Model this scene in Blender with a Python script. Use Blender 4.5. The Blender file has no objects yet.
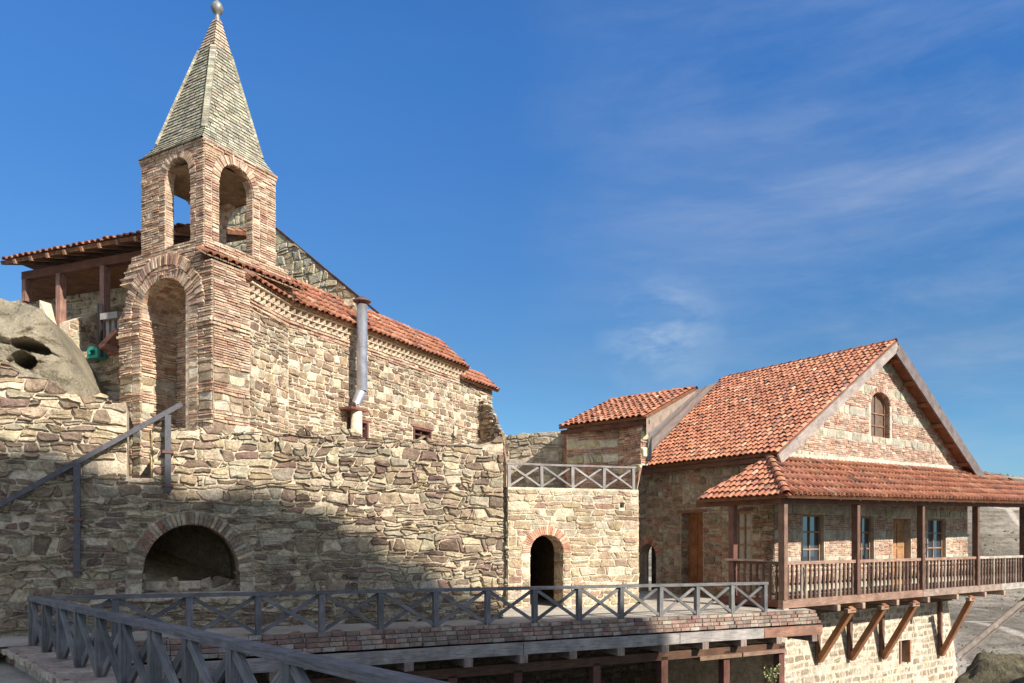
import bpy, math, random
from mathutils import Vector, noise
from mathutils.geometry import tessellate_polygon
R = random.Random(7)
SC = bpy.context.scene
COL = SC.collection
F, YH, ZC = 760.0, 540.0, 1.72
def V3(x, y, z=0.0): return Vector((x, y, z))
def at(px, d, z=0.0): return V3((px-512)/F*d, d, z)          # ground position seen in column px at distance d
def lerp(a, b, t): return a+(b-a)*t
# ------------------------------------------------------------------ frames
class Fr:
    def __init__(s, O, U, N=None, V=None):
        s.O = V3(*O); s.U = V3(*U).normalized()
        s.V = V3(*V).normalized() if V is not None else V3(0, 0, 1)
        s.N = V3(*N).normalized() if N is not None else V3(s.U.y, -s.U.x, 0)
    def pt(s, u, v, n=0.0): return s.O + s.U*u + s.V*v + s.N*n
    def hit(s, px, py, n=0.0):
        d = V3((px-512)/F, 1, (YH-py)/F); c = V3(0, 0, ZC); O = s.O + s.N*n
        t = (O-c).dot(s.N)/d.dot(s.N); p = c+d*t-s.O
        return p.dot(s.U), p.dot(s.V)
    def off(s, n): return Fr(s.O+s.N*n, s.U, s.N, s.V)
# ------------------------------------------------------------------ mesh builder
class MB:
    def __init__(s): s.v = []; s.f = []; s.c = []; s.uv = []; s.sm = []
    def face(s, idx, col, uv=None, smooth=False):
        s.f.append(tuple(idx)); s.c.append(col); s.uv.append(uv); s.sm.append(smooth)
    def poly(s, pts, col, uv=None, smooth=False):
        b = len(s.v); s.v.extend(pts); s.face(range(b, b+len(pts)), col, uv, smooth)
    def hexa(s, p, col, L=1.0, W=.1, H=.1):
        # p: 8 pts, 0-3 one end, 4-7 other end; uv runs along the length
        b = len(s.v); s.v.extend(p); o = R.random()*50
        s.face([b, b+1, b+2, b+3], col, [(o, 0), (o, W), (o+H, W), (o+H, 0)])
        s.face([b+4, b+7, b+6, b+5], col, [(o, 0), (o, W), (o+H, W), (o+H, 0)])
        for i in range(4):
            j = (i+1) % 4; w = W if i % 2 == 0 else H; k = o+i*.37
            s.face([b+i, b+4+i, b+4+j, b+j], col, [(k, 0+k), (k+L, k), (k+L, w+k), (k, w+k)])
    def box(s, fr, u0, u1, v0, v1, n0, n1, col):
        P = [fr.pt(u0, v0, n0), fr.pt(u0, v1, n0), fr.pt(u0, v1, n1), fr.pt(u0, v0, n1),
             fr.pt(u1, v0, n0), fr.pt(u1, v1, n0), fr.pt(u1, v1, n1), fr.pt(u1, v0, n1)]
        if abs(v1-v0) > abs(u1-u0):
            P = [fr.pt(u0, v0, n0), fr.pt(u1, v0, n0), fr.pt(u1, v0, n1), fr.pt(u0, v0, n1),
                 fr.pt(u0, v1, n0), fr.pt(u1, v1, n0), fr.pt(u1, v1, n1), fr.pt(u0, v1, n1)]
            s.hexa(P, col, abs(v1-v0), abs(u1-u0), abs(n1-n0))
        else: s.hexa(P, col, abs(u1-u0), abs(v1-v0), abs(n1-n0))
    def beam(s, a, b, w, h, col, up=(0, 0, 1), wob=0.0):
        a = V3(*a); b = V3(*b); d = (b-a).normalized(); L = (b-a).length
        x = d.cross(V3(*up))
        if x.length < 1e-4: x = d.cross(V3(1, 0, 0))
        x.normalize(); y = x.cross(d).normalized()
        n = max(1, int(L/1.2)) if wob else 1
        prev = None
        for k in range(n+1):
            c = a + (b-a)*(k/n)
            if wob and 0 < k < n: c = c + x*R.uniform(-wob, wob)+y*R.uniform(-wob, wob)
            ring = [c-x*w/2-y*h/2, c+x*w/2-y*h/2, c+x*w/2+y*h/2, c-x*w/2+y*h/2]
            if prev: s.hexa(prev+ring, col, L/n, w, h)
            prev = ring
    def tube(s, a, b, r0, r1, col, n=12, cap=True, smooth=True):
        a = V3(*a); b = V3(*b); d = (b-a).normalized()
        x = d.cross(V3(0, 0, 1))
        if x.length < 1e-3: x = V3(1, 0, 0)
        x.normalize(); y = x.cross(d); k = len(s.v)
        for c, r in ((a, r0), (b, r1)):
            for i in range(n):
                t = 2*math.pi*i/n; s.v.append(c+x*math.cos(t)*r+y*math.sin(t)*r)
        L = (b-a).length
        for i in range(n):
            j = (i+1) % n
            s.face([k+i, k+j, k+n+j, k+n+i], col, [(0, i*.05), (0, i*.05+.05), (L, i*.05+.05), (L, i*.05)], smooth)
        if cap:
            s.face([k+i for i in range(n)], col); s.face([k+n+i for i in range(n)], col)
    def lathe(s, c, prof, col, n=14, ax=V3(0, 0, 1)):
        k = len(s.v)
        for z, r in prof:
            for i in range(n):
                t = 2*math.pi*i/n; s.v.append(c+V3(math.cos(t)*r, math.sin(t)*r, z))
        for q in range(len(prof)-1):
            for i in range(n):
                j = (i+1) % n; s.face([k+q*n+i, k+q*n+j, k+(q+1)*n+j, k+(q+1)*n+i], col, None, True)
    def build(s, name, mat, parent=None):
        me = bpy.data.meshes.new(name); me.from_pydata([tuple(v) for v in s.v], [], s.f)
        a = me.color_attributes.new('Col', 'FLOAT_COLOR', 'CORNER'); u = me.uv_layers.new(name='UVMap')
        cd = []; ud = []
        for f, c, uv in zip(s.f, s.c, s.uv):
            for i in range(len(f)):
                cd.extend((c[0], c[1], c[2], 1.0)); ud.extend(uv[i] if uv else (0.0, 0.0))
        a.data.foreach_set('color', cd); u.data.foreach_set('uv', ud)
        me.polygons.foreach_set('use_smooth', s.sm); me.materials.append(mat); me.update()
        o = bpy.data.objects.new(name, me); COL.objects.link(o)
        if parent is not None:
            o.parent = parent; o.matrix_parent_inverse = parent_world(parent).inverted()
        return o
from mathutils import Matrix
def parent_world(p):
    m = Matrix.Translation(p.location)
    if p.parent: m = parent_world(p.parent) @ p.matrix_parent_inverse @ m
    return m
def thing(name, label, cat, loc=(0, 0, 0), group=None):
    o = bpy.data.objects.new(name, None); COL.objects.link(o); o.location = loc
    o['label'] = label; o['category'] = cat
    if group: o['group'] = group
    return o
def tag(o, label, cat, group=None):
    o['label'] = label; o['category'] = cat
    if group: o['group'] = group
    return o
def struct(name, mb, mat, kind='structure', label=None):
    o = mb.build(name, mat); o['kind'] = kind
    if label: o['label'] = label
    return o
# ------------------------------------------------------------------ materials
def base_mat(name, rough=.85, spec=.25):
    m = bpy.data.materials.new(name); m.use_nodes = True; nt = m.node_tree
    b = nt.nodes['Principled BSDF']; b.inputs['Roughness'].default_value = rough
    b.inputs['Specular IOR Level'].default_value = spec
    return m, nt, b
def N(nt, typ, **kw):
    n = nt.nodes.new(typ)
    for k, v in kw.items():
        if k.startswith('i_'): n.inputs[int(k[2:])].default_value = v
        else: setattr(n, k, v)
    return n
def mathn(nt, op, a, b=None):
    n = nt.nodes.new('ShaderNodeMath'); n.operation = op
    for i, x in enumerate((a, b)):
        if x is None: continue
        if isinstance(x, (int, float)): n.inputs[i].default_value = x
        else: nt.links.new(x, n.inputs[i])
    return n.outputs[0]
def ramp(nt, src, p0, c0, p1, c1):
    r = nt.nodes.new('ShaderNodeValToRGB'); e = r.color_ramp.elements
    e[0].position = p0; e[0].color = (*c0, 1) if len(c0) == 3 else c0
    e[1].position = p1; e[1].color = (*c1, 1) if len(c1) == 3 else c1
    nt.links.new(src, r.inputs[0]); return r.outputs[0]
def noise_n(nt, vec, scale, detail=6, rough=.6):
    n = nt.nodes.new('ShaderNodeTexNoise'); n.inputs['Scale'].default_value = scale
    n.inputs['Detail'].default_value = detail; n.inputs['Roughness'].default_value = rough
    nt.links.new(vec, n.inputs['Vector']); return n.outputs[0]
def mixc(nt, mode, fac, a, b):
    n = nt.nodes.new('ShaderNodeMix'); n.data_type = 'RGBA'; n.blend_type = mode
    for k, x in ((0, fac), (6, a), (7, b)):
        if isinstance(x, (int, float)): n.inputs[k].default_value = x
        elif isinstance(x, tuple): n.inputs[k].default_value = (*x, 1) if len(x) == 3 else x
        else: nt.links.new(x, n.inputs[k])
    return n.outputs[2]
def attr_col(nt):
    n = nt.nodes.new('ShaderNodeAttribute'); n.attribute_name = 'Col'; return n.outputs['Color']
def geo_pos(nt):
    return nt.nodes.new('ShaderNodeNewGeometry').outputs['Position']
def mat_masonry(name, stain=.5, fine=22, bump=.5, dist=.03, lichen=.25, sat=1.0):
    m, nt, b = base_mat(name, .92, .12); L = nt.links
    P = geo_pos(nt)
    n1 = noise_n(nt, P, fine, 8, .7); n2 = noise_n(nt, P, .55, 5, .6); n3 = noise_n(nt, P, 5, 6, .65)
    c = mixc(nt, 'MULTIPLY', 1.0, attr_col(nt), ramp(nt, n1, .3, (.66, .63, .6), .66, (1.5, 1.5, 1.5)))
    c = mixc(nt, 'MULTIPLY', stain, c, ramp(nt, n2, .35, (.74, .71, .68), .65, (1.22, 1.2, 1.17)))
    c = mixc(nt, 'MULTIPLY', .8, c, ramp(nt, n3, .34, (.66, .64, .63), .62, (1.28, 1.28, 1.28)))
    lf = mathn(nt, 'MULTIPLY', ramp(nt, noise_n(nt, P, 2.7, 8, .7), .56, (0, 0, 0), .7, (1, 1, 1)), lichen)
    c = mixc(nt, 'MIX', lf, c, (.42, .4, .29))
    L.new(c, b.inputs['Base Color'])
    h = mathn(nt, 'ADD', n1, mathn(nt, 'MULTIPLY', n3, 1.3))
    bp = N(nt, 'ShaderNodeBump'); bp.inputs['Strength'].default_value = bump; bp.inputs['Distance'].default_value = dist
    L.new(h, bp.inputs['Height']); L.new(bp.outputs[0], b.inputs['Normal'])
    return m
def mat_wood(name, rough=.8, contrast=1.0, bump=.5):
    m, nt, b = base_mat(name, rough, .2); L = nt.links
    uv = nt.nodes.new('ShaderNodeUVMap'); uv.uv_map = 'UVMap'
    mp = nt.nodes.new('ShaderNodeMapping'); mp.inputs['Scale'].default_value = (1.6, 34, 1); L.new(uv.outputs[0], mp.inputs[0])
    g = noise_n(nt, mp.outputs[0], 1.6, 7, .65)
    k = .45*contrast
    c = mixc(nt, 'MULTIPLY', 1.0, attr_col(nt), ramp(nt, g, .32, (1-k, 1-k, 1-k*.95), .68, (1+k, 1+k*.96, 1+k*.9)))
    P = geo_pos(nt); n2 = noise_n(nt, P, 3.2, 5, .6)
    c = mixc(nt, 'MULTIPLY', .8, c, ramp(nt, n2, .35, (.66, .65, .66), .66, (1.2, 1.2, 1.2)))
    L.new(c, b.inputs['Base Color'])
    bp = N(nt, 'ShaderNodeBump'); bp.inputs['Strength'].default_value = bump; bp.inputs['Distance'].default_value = .01
    L.new(g, bp.inputs['Height']); L.new(bp.outputs[0], b.inputs['Normal'])
    return m
def mat_ground(name, ca, cb, sc=1.5, bump=.5, dist=.05, fine=18):
    m, nt, b = base_mat(name, .95, .1); L = nt.links; P = geo_pos(nt)
    n1 = noise_n(nt, P, sc, 8, .65); n2 = noise_n(nt, P, fine, 6, .7)
    c = ramp(nt, n1, .32, ca, .68, cb)
    c = mixc(nt, 'MULTIPLY', .9, c, ramp(nt, n2, .3, (.72, .71, .7), .7, (1.2, 1.2, 1.2)))
    L.new(c, b.inputs['Base Color'])
    bp = N(nt, 'ShaderNodeBump'); bp.inputs['Strength'].default_value = bump; bp.inputs['Distance'].default_value = dist
    L.new(mathn(nt, 'ADD', n1, n2), bp.inputs['Height']); L.new(bp.outputs[0], b.inputs['Normal'])
    return m
def mat_plain(name, col, rough=.5, metal=0.0, spec=.4, var=.25, sc=6):
    m, nt, b = base_mat(name, rough, spec); L = nt.links
    b.inputs['Metallic'].default_value = metal
    c = mixc(nt, 'MULTIPLY', var, col, ramp(nt, noise_n(nt, geo_pos(nt), sc, 6, .65), .3, (.4, .4, .4), .7, (1.5, 1.5, 1.5)))
    L.new(c, b.inputs['Base Color']); return m
M_ST = mat_masonry('masonry_rubble', .6, bump=.75, dist=.045)
M_CH = mat_masonry('masonry_chapel', .45, lichen=.35, bump=.7, dist=.04)
M_BR = mat_masonry('masonry_brick', .35, fine=30, bump=.4, dist=.015, lichen=.12)
M_TILE = mat_masonry('roof_tiles', .5, fine=26, bump=.35, dist=.012, lichen=.16)
M_WD = mat_wood('weathered_timber')
M_WD2 = mat_wood('stained_timber', .7, 1.1)
M_FLOOR = mat_ground('flagstone', (.36, .32, .26), (.52, .47, .4), 1.2)
M_PATH = mat_ground('path_earth', (.33, .3, .25), (.5, .46, .4), .9, .8, .08)
M_ROCK = mat_ground('sandstone_rock', (.25, .225, .17), (.52, .45, .33), 1.3, 1.0, .14, 16)
M_ROCK2 = mat_ground('mossy_rock', (.045, .045, .04), (.24, .21, .13), 1.8, 1.0, .2, 8)
M_GLASS = mat_plain('window_glass', (.03, .04, .05), .06, 0, .9, 0.2)
M_STEEL = mat_plain('galvanised_steel', (.58, .58, .59), .36, .8, .5, .45, 4)
M_IRON = mat_plain('dark_iron', (.08, .075, .085), .5, .2, .5, .6, 14)
M_GREEN = mat_plain('green_enamel', (.03, .3, .24), .4)
M_SHEET = mat_wood('zinc_sheet', .55, .5)
M_DARK = mat_ground('dark_earth', (.05, .045, .035), (.12, .1, .08), 1.2)
# ------------------------------------------------------------------ masonry
PAL_RUB = [(.33, .265, .185), (.27, .21, .145), (.38, .32, .225), (.2, .15, .11), (.17, .115, .095), (.25, .22, .165), (.32, .285, .215), (.165, .125, .095), (.42, .355, .255), (.25, .165, .13)]
W_RUB = [5, 5, 4, 4, 1.6, 3, 3, 3, 2.5, 1.5]
PAL_CH = [(.36, .285, .2), (.28, .215, .15), (.2, .15, .11), (.32, .275, .2), (.24, .185, .135), (.46, .41, .31), (.22, .16, .12), (.33, .31, .25)]
W_CH = [4, 5, 4, 4, 4, 3, 2, 3]
PAL_BRK = [(.41, .285, .205), (.37, .245, .175), (.44, .335, .25), (.32, .2, .145), (.46, .37, .28), (.28, .165, .125), (.4, .315, .245)]
W_BRK = [5, 4, 5, 3, 4, 1.4, 3]
PAL_BRR = [(.40, .16, .1), (.34, .13, .085), (.44, .21, .135), (.3, .12, .085), (.46, .27, .18), (.38, .18, .12)]
W_BRR = [4, 3, 4, 2, 3, 3]
PAL_GRN = [(.34, .33, .26), (.38, .37, .3), (.3, .29, .23), (.39, .36, .29), (.34, .3, .24)]
PAL_TILE = [(.34, .15, .09), (.37, .175, .11), (.31, .13, .085), (.4, .21, .135), (.27, .12, .085), (.35, .155, .1), (.44, .29, .2), (.2, .115, .095)]
W_TILE = [6, 6, 4, 3, 2, 6, .6, 1.4]
MORT = (.48, .41, .31); MORT2 = (.49, .41, .31); MORT_P = (.56, .5, .38)
def pick(pal, w=None, j=.12):
    c = R.choices(pal, w)[0] if w else R.choice(pal); k = 1+R.uniform(-j, j)
    return (c[0]*k, c[1]*k*(1+R.uniform(-.03, .03)), c[2]*k*(1+R.uniform(-.06, .06)))
class Hole:
    def __init__(s, u0, u1, vb, vs, rise=0.0): s.u0, s.u1, s.vb, s.vs, s.rise = u0, u1, vb, vs, rise
    def grow(s, m): return Hole(s.u0-m, s.u1+m, s.vb, s.vs, s.rise+m if s.rise else 0) if s.rise else Hole(s.u0-m, s.u1+m, s.vb-m, s.vs+m)
    def half(s, v):
        if v < s.vb or v > s.vs+s.rise: return None
        w = (s.u1-s.u0)/2
        return w if v <= s.vs else w*math.sqrt(max(0, 1-((v-s.vs)/s.rise)**2))
    def blocked(s, v):
        h = s.half(v); c = (s.u0+s.u1)/2
        return None if not h else (c-h, c+h)
    def push(s, u, v):
        b = s.blocked(v)
        if not b or u <= b[0] or u >= b[1]: return u, v
        c = (s.u0+s.u1)/2; w = (s.u1-s.u0)/2
        if v > s.vs and s.rise:
            x = (u-c)/w; y = (v-s.vs)/s.rise; r = math.hypot(x, y) or 1e-6
            return c+x/r*w, s.vs+y/r*s.rise
        du = min(u-b[0], b[1]-u); dv = min(v-s.vb, (s.vs-v) if not s.rise else 9)
        if dv < du: return (u, s.vb) if v-s.vb < (s.vs-v if not s.rise else 9) else (u, s.vs)
        return (b[0], v) if u-b[0] < b[1]-u else (b[1], v)
    def loop(s, n=14):
        p = [(s.u0, s.vb), (s.u1, s.vb)]
        if not s.rise: return p+[(s.u1, s.vs), (s.u0, s.vs)]
        c = (s.u0+s.u1)/2; w = (s.u1-s.u0)/2
        return p+[(c+w*math.cos(math.pi*i/n), s.vs+s.rise*math.sin(math.pi*i/n)) for i in range(n+1)]
def plate(mb, fr, outer, holes, thick, col, back=True, jcol=None):
    loops = [outer]+holes
    tri = tessellate_polygon([[Vector((p[0], p[1], 0)) for p in l] for l in loops])
    flat = [p for l in loops for p in l]
    for n in ((0, -thick) if back else (0,)):
        b = len(mb.v); mb.v.extend(fr.pt(p[0], p[1], n) for p in flat)
        for t in tri: mb.face([b+i for i in t], col)
    for li, l in enumerate(loops):
        for i in range(len(l)):
            a, c = l[i], l[(i+1) % len(l)]
            mb.poly([fr.pt(*a, 0), fr.pt(*c, 0), fr.pt(*c, -thick), fr.pt(*a, -thick)], (jcol or col) if li else col)
def stone(mb, fr, P, h, col, smooth=True, inset=.18, base=-.015):
    # P outline in (u, v); raised, rounded block face
    n = len(P); cu = sum(p[0] for p in P)/n; cv = sum(p[1] for p in P)/n
    tu = R.uniform(-.12, .12)*h*4; tv = R.uniform(-.2, .2)*h*4
    W = max(p[0] for p in P)-min(p[0] for p in P); H = max(p[1] for p in P)-min(p[1] for p in P)
    if W < .012 or H < .012: return
    m = min(W, H)*inset
    def ins(p, k):
        dx = cu-p[0]; dy = cv-p[1]; d = math.hypot(dx, dy) or 1; return p[0]+dx/d*k, p[1]+dy/d*k
    def hh(p): return h+(p[0]-cu)/max(W, .1)*tu+(p[1]-cv)/max(H, .1)*tv
    b = len(mb.v)
    mb.v.extend(fr.pt(p[0], p[1], base) for p in P)
    mb.v.extend(fr.pt(p[0], p[1], hh(p)*(.7 if n > 4 else .8)) for p in P)
    mb.v.extend(fr.pt(*ins(p, m*R.uniform(.6, 1.4)), hh(p)*(1+R.uniform(-.15, .2))) for p in P)
    for k in (0, n):
        for i in range(n):
            j = (i+1) % n; mb.face([b+k+i, b+k+j, b+k+n+j, b+k+n+i], col, None, smooth)
    if n > 4:
        c = len(mb.v); mb.v.append(fr.pt(cu+R.uniform(-.2, .2)*W, cv+R.uniform(-.15, .15)*H, h*R.uniform(.85, 1.15)))
        for i in range(n): mb.face([b+2*n+i, b+2*n+(i+1) % n, c], col, None, smooth)
    else: mb.face([b+2*n+i for i in range(n)], col, None, smooth)
def area(P): return abs(sum(P[i][0]*P[(i+1) % len(P)][1]-P[(i+1) % len(P)][0]*P[i][1] for i in range(len(P))))/2
def fill(mb, fr, u0, u1, v0, top, holes=(), rows=None, bot=None, ends=0.0):
    """courses of stones or bricks over the wall area between v0 (or bot(u)) and top(u)"""
    topf = top if callable(top) else (lambda u: top)
    vmax = max(topf(lerp(u0, u1, i/40)) for i in range(41))
    v = v0; k = 0; ph = [R.uniform(0, 6.28) for _ in range(4)]
    def mkw(A): 
        a = [R.uniform(0, 6.28) for _ in range(3)]
        return lambda u: A*(math.sin(u*2.1+a[0])*.5+math.sin(u*5.3+a[1])*.35+math.sin(u*11.7+a[2])*.25)
    wb = mkw(0.0)
    while v < vmax:
        st = rows(v); h = st['h']*R.uniform(1-st.get('hj', .2), 1+st.get('hj', .2)); wt = mkw(st.get('wob', .03))
        vm = v+h/2
        iv = [(u0, u1)]
        for H in holes:
            bl = H.blocked(vm)
            if bl:
                nv = []
                for a, b in iv:
                    if bl[1] <= a or bl[0] >= b: nv.append((a, b)); continue
                    if bl[0] > a: nv.append((a, bl[0]))
                    if bl[1] < b: nv.append((bl[1], b))
                iv = nv
        g = st.get('gap', .025)
        for a, b in iv:
            u = a - (R.uniform(0, st['w'])*.5 if ends == 0 and a == u0 else 0); sl = 0.0; first = True
            u = max(u, a)
            while u < b-.03:
                w = st['w']*R.uniform(1-st.get('wj', .45), 1+st.get('wj', .45)); 
                if b-(u+w) < st['w']*.4: w = b-u
                s2 = R.uniform(-1, 1)*st.get('slant', .03) if u+w < b-.01 else 0.0
                if R.random() >= st.get('miss', .02):
                    vb = lambda x: v+wb(x)+g/2; vt = lambda x: v+h+wt(x)-g/2
                    x0, x1 = u+g/2, u+w-g/2
                    cells = [(0.0, 1.0)]
                    if st.get('split', 0) and R.random() < st['split']:
                        q = R.uniform(.35, .65); cells = [(0, q-.05), (q+.05, 1.0)]
                    for q0, q1 in cells:
                        if st['kind'] == 'brick':
                            pts = [(x0, 0), (x1, 0), (x1, 1), (x0, 1)]
                        else:
                            c = R.uniform(.03, .15)*min(w, h)/w
                            ns = 3 if w > .3 else 2
                            pts = [(lerp(x0, x1, c+(1-2*c)*i/ns), 0) for i in range(ns+1)]
                            pts += [(x1, R.uniform(.15, .35)), (x1, R.uniform(.65, .85))]
                            pts += [(lerp(x1, x0, c+(1-2*c)*i/ns), 1) for i in range(ns+1)]
                            pts += [(x0, R.uniform(.65, .85)), (x0, R.uniform(.15, .35))]
                        P = []
                        for x, q in pts:
                            qq = lerp(q0, q1, q); lo, hi = vb(x), vt(x)
                            y = lerp(lo, hi, qq); xx = x+(sl if x < u+w/2 else s2)*(qq-.5)
                            if st['kind'] != 'brick': 
                                xx += R.uniform(-1, 1)*.014; y += R.uniform(-1, 1)*.013*(1 if h > .12 else .5)
                            P.append([xx, y])
                        A0 = area(P)
                        for p in P:
                            p[0] = min(max(p[0], u0), u1)
                            t = topf(p[0]); bo = bot(p[0]) if bot else -1e9
                            p[1] = min(p[1], t); p[1] = max(p[1], bo)
                            for H in holes: p[0], p[1] = H.push(p[0], p[1])
                        if area(P) > .3*A0 and A0 > 1e-4:
                            stone(mb, fr, P, st['prot']*R.uniform(.35, 1.4), pick(st['pal'], st.get('pw')), False, .13 if st['kind'] != 'brick' else .1)
                u += w; sl = s2
        v += h; wb = wt; k += 1
def voussoirs(mb, fr, cu, cv, rx, ry, th, a0, a1, n, prot, pal, pw=None, gap=.25, n0=-.02):
    for i in range(n):
        t0 = lerp(a0, a1, (i+gap/2)/n); t1 = lerp(a0, a1, (i+1-gap/2)/n); e = th*R.uniform(.93, 1.05); p = prot*R.uniform(.5, 1.3)
        q = []
        for nn in (n0, p):
            for t, x in ((t0, 0), (t0, e), (t1, e), (t1, 0)):
                q.append(fr.pt(cu+(rx+x)*math.cos(t), cv+(ry+x)*math.sin(t), nn))
        mb.hexa(q, pick(pal, pw))
def soffit(mb, fr, H, depth, pal, pw=None, nd=4, nn=16, prot=.012, n0=0.0):
    c = (H.u0+H.u1)/2; w = (H.u1-H.u0)/2
    for j in range(nd):
        for i in range(nn):
            o = .5 if j % 2 else 0
            t0 = math.pi*(i+.1+o)/nn; t1 = math.pi*(i+.9+o)/nn
            if t1 > math.pi: continue
            q = []
            for x in (0.02, -prot*R.uniform(.5, 1.5)):
                for t, nz in ((t0, j), (t0, j+.92), (t1, j+.92), (t1, j)):
                    q.append(fr.pt(c+(w+x)*math.cos(t), H.vs+(H.rise+x)*math.sin(t), n0-depth*nz/nd))
            mb.hexa(q, pick(pal, pw))
def R_rub(v=0): return dict(kind='s', h=R.choice([.08, .12, .15, .19, .24]), hj=.22, w=.27, wj=.75, wob=.06, gap=.03, slant=.13, prot=.05, pal=PAL_RUB, pw=W_RUB, split=.34, miss=.03)
def R_chs(v=0): return dict(kind='s', h=R.choice([.1, .15, .19, .22]), hj=.2, w=.27, wj=.6, wob=.04, gap=.04, slant=.07, prot=.03, pal=PAL_CH, pw=W_CH, split=.2, miss=.05)
def R_brk(v=0): return dict(kind='brick', h=.056, hj=.12, w=.3, wj=.35, wob=.008, gap=.021, slant=.0, prot=.035, pal=PAL_BRK, pw=W_BRK, miss=.03)
def R_brr(v=0): return dict(kind='brick', h=.08, hj=.1, w=.25, wj=.25, wob=.006, gap=.02, slant=.0, prot=.02, pal=PAL_BRR, pw=W_BRR, miss=.02)
def jambs(mb, fr, H, depth, rows, vtop=None):
    vt = vtop if vtop is not None else H.vs
    for side in (0, 1):
        o = fr.pt(H.u0 if side == 0 else H.u1, 0, 0)
        f2 = Fr(o, -fr.N, fr.U if side == 0 else -fr.U)
        fill(mb, f2, 0, depth, H.vb, vt, rows=rows)
# ------------------------------------------------------------------ roof tiles
def inpoly(p, poly):
    c = False; n = len(poly)
    for i in range(n):
        a, b = poly[i], poly[(i+1) % n]
        if (a[1] > p[1]) != (b[1] > p[1]) and p[0] < (b[0]-a[0])*(p[1]-a[1])/(b[1]-a[1])+a[0]: c = not c
    return c
def tiles(mb, E0, along, upd, poly3, sp=.21, ex=.3, r=.078, pal=PAL_TILE, pw=W_TILE, deckcol=(.3, .12, .07), under=.09, jit=.02, woodcol=(.14, .07, .04), hk=.85):
    """barrel tiles over a planar 3D polygon; E0 a point at the eave, along = eave direction, upd = up the slope"""
    A = V3(*along).normalized(); Up = V3(*upd).normalized(); Up = (Up-A*Up.dot(A)).normalized()
    Nn = A.cross(Up).normalized()
    if Nn.z < 0: Nn = -Nn
    O = V3(*E0); P2 = [((p-O).dot(A), (p-O).dot(Up)) for p in poly3]
    fr = Fr(O, A, Nn, Up)
    tri = tessellate_polygon([[Vector((p[0], p[1], 0)) for p in P2]])
    b = len(mb.v); mb.v.extend(fr.pt(p[0], p[1], 0) for p in P2)
    for t in tri: mb.face([b+i for i in t], deckcol)
    b = len(mb.v); mb.v.extend(fr.pt(p[0], p[1], -under) for p in P2)
    for t in tri: mb.face([b+i for i in t], woodcol)
    for i in range(len(P2)):
        a, c = P2[i], P2[(i+1) % len(P2)]
        mb.poly([fr.pt(*a, 0), fr.pt(*c, 0), fr.pt(*c, -under), fr.pt(*a, -under)], woodcol)
    us = [p[0] for p in P2]; vs = [p[1] for p in P2]
    nseg = 6
    i = int(math.floor(min(us)/sp))
    while i*sp < max(us)+sp:
        uc = i*sp+sp/2; v = min(vs)-.03; row = 0
        v = math.floor(min(vs)/ex)*ex-.03
        while v < max(vs):
            ok = inpoly((uc, v+ex*.5), P2)
            if ok:
                col = pick(pal, pw, .14); L = ex*1.18; du = R.uniform(-jit, jit); dn = R.uniform(0, .018) if R.random() > .04 else .035
                ring = []
                for (vv, rr, zz) in ((v, r*1.1, .022+dn), (v+L, r*.86, .0)):
                    ring.append([fr.pt(uc+du+rr*math.cos(math.pi*q/nseg), vv, zz+rr*hk*math.sin(math.pi*q/nseg)) for q in range(nseg+1)])
                ring.append([fr.pt(uc+du+(r*1.1-.016)*math.cos(math.pi*q/nseg), v, .012+dn+(r*1.1-.016)*.82*math.sin(math.pi*q/nseg)) for q in range(nseg+1)])
                k = len(mb.v)
                for rg in ring: mb.v.extend(rg)
                m = nseg+1
                for q in range(nseg):
                    mb.face([k+q, k+q+1, k+m+q+1, k+m+q], col, None, True)
                    mb.face([k+q, k+q+1, k+2*m+q+1, k+2*m+q], (col[0]*.8, col[1]*.8, col[2]*.8))
                # pan tile beside it
                cp = pick(pal, pw, .14); w0 = sp/2-r*.7; k = len(mb.v); uo = uc+sp/2
                for (vv, zz) in ((v+.02, .03), (v+L, .006)):
                    mb.v.extend([fr.pt(uo-w0, vv, zz+.02), fr.pt(uo, vv, zz), fr.pt(uo+w0, vv, zz+.02)])
                mb.face([k, k+1, k+4, k+3], cp, None, True); mb.face([k+1, k+2, k+5, k+4], cp, None, True)
            v += ex
        i += 1
    return fr
def ridge_tiles(mb, a, b, r=.1, L=.36):
    a = V3(*a); b = V3(*b); d = (b-a); n = max(1, int(d.length/L)); d = d/n
    side = d.cross(V3(0, 0, 1)).normalized(); up = side.cross(d).normalized()
    for i in range(n):
        p = a+d*i; c = pick(PAL_TILE, W_TILE); k = len(mb.v)
        for q, rr, z in ((0, r*1.12, .02), (1.1, r*.92, 0)):
            for j in range(7):
                t = math.pi*j/6; mb.v.append(p+d*q+side*math.cos(t)*rr+up*(math.sin(t)*rr*.9+z-.03))
        for j in range(6): mb.face([k+j, k+j+1, k+8+j, k+7+j], c, None, True)
exec_parts = True
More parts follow.
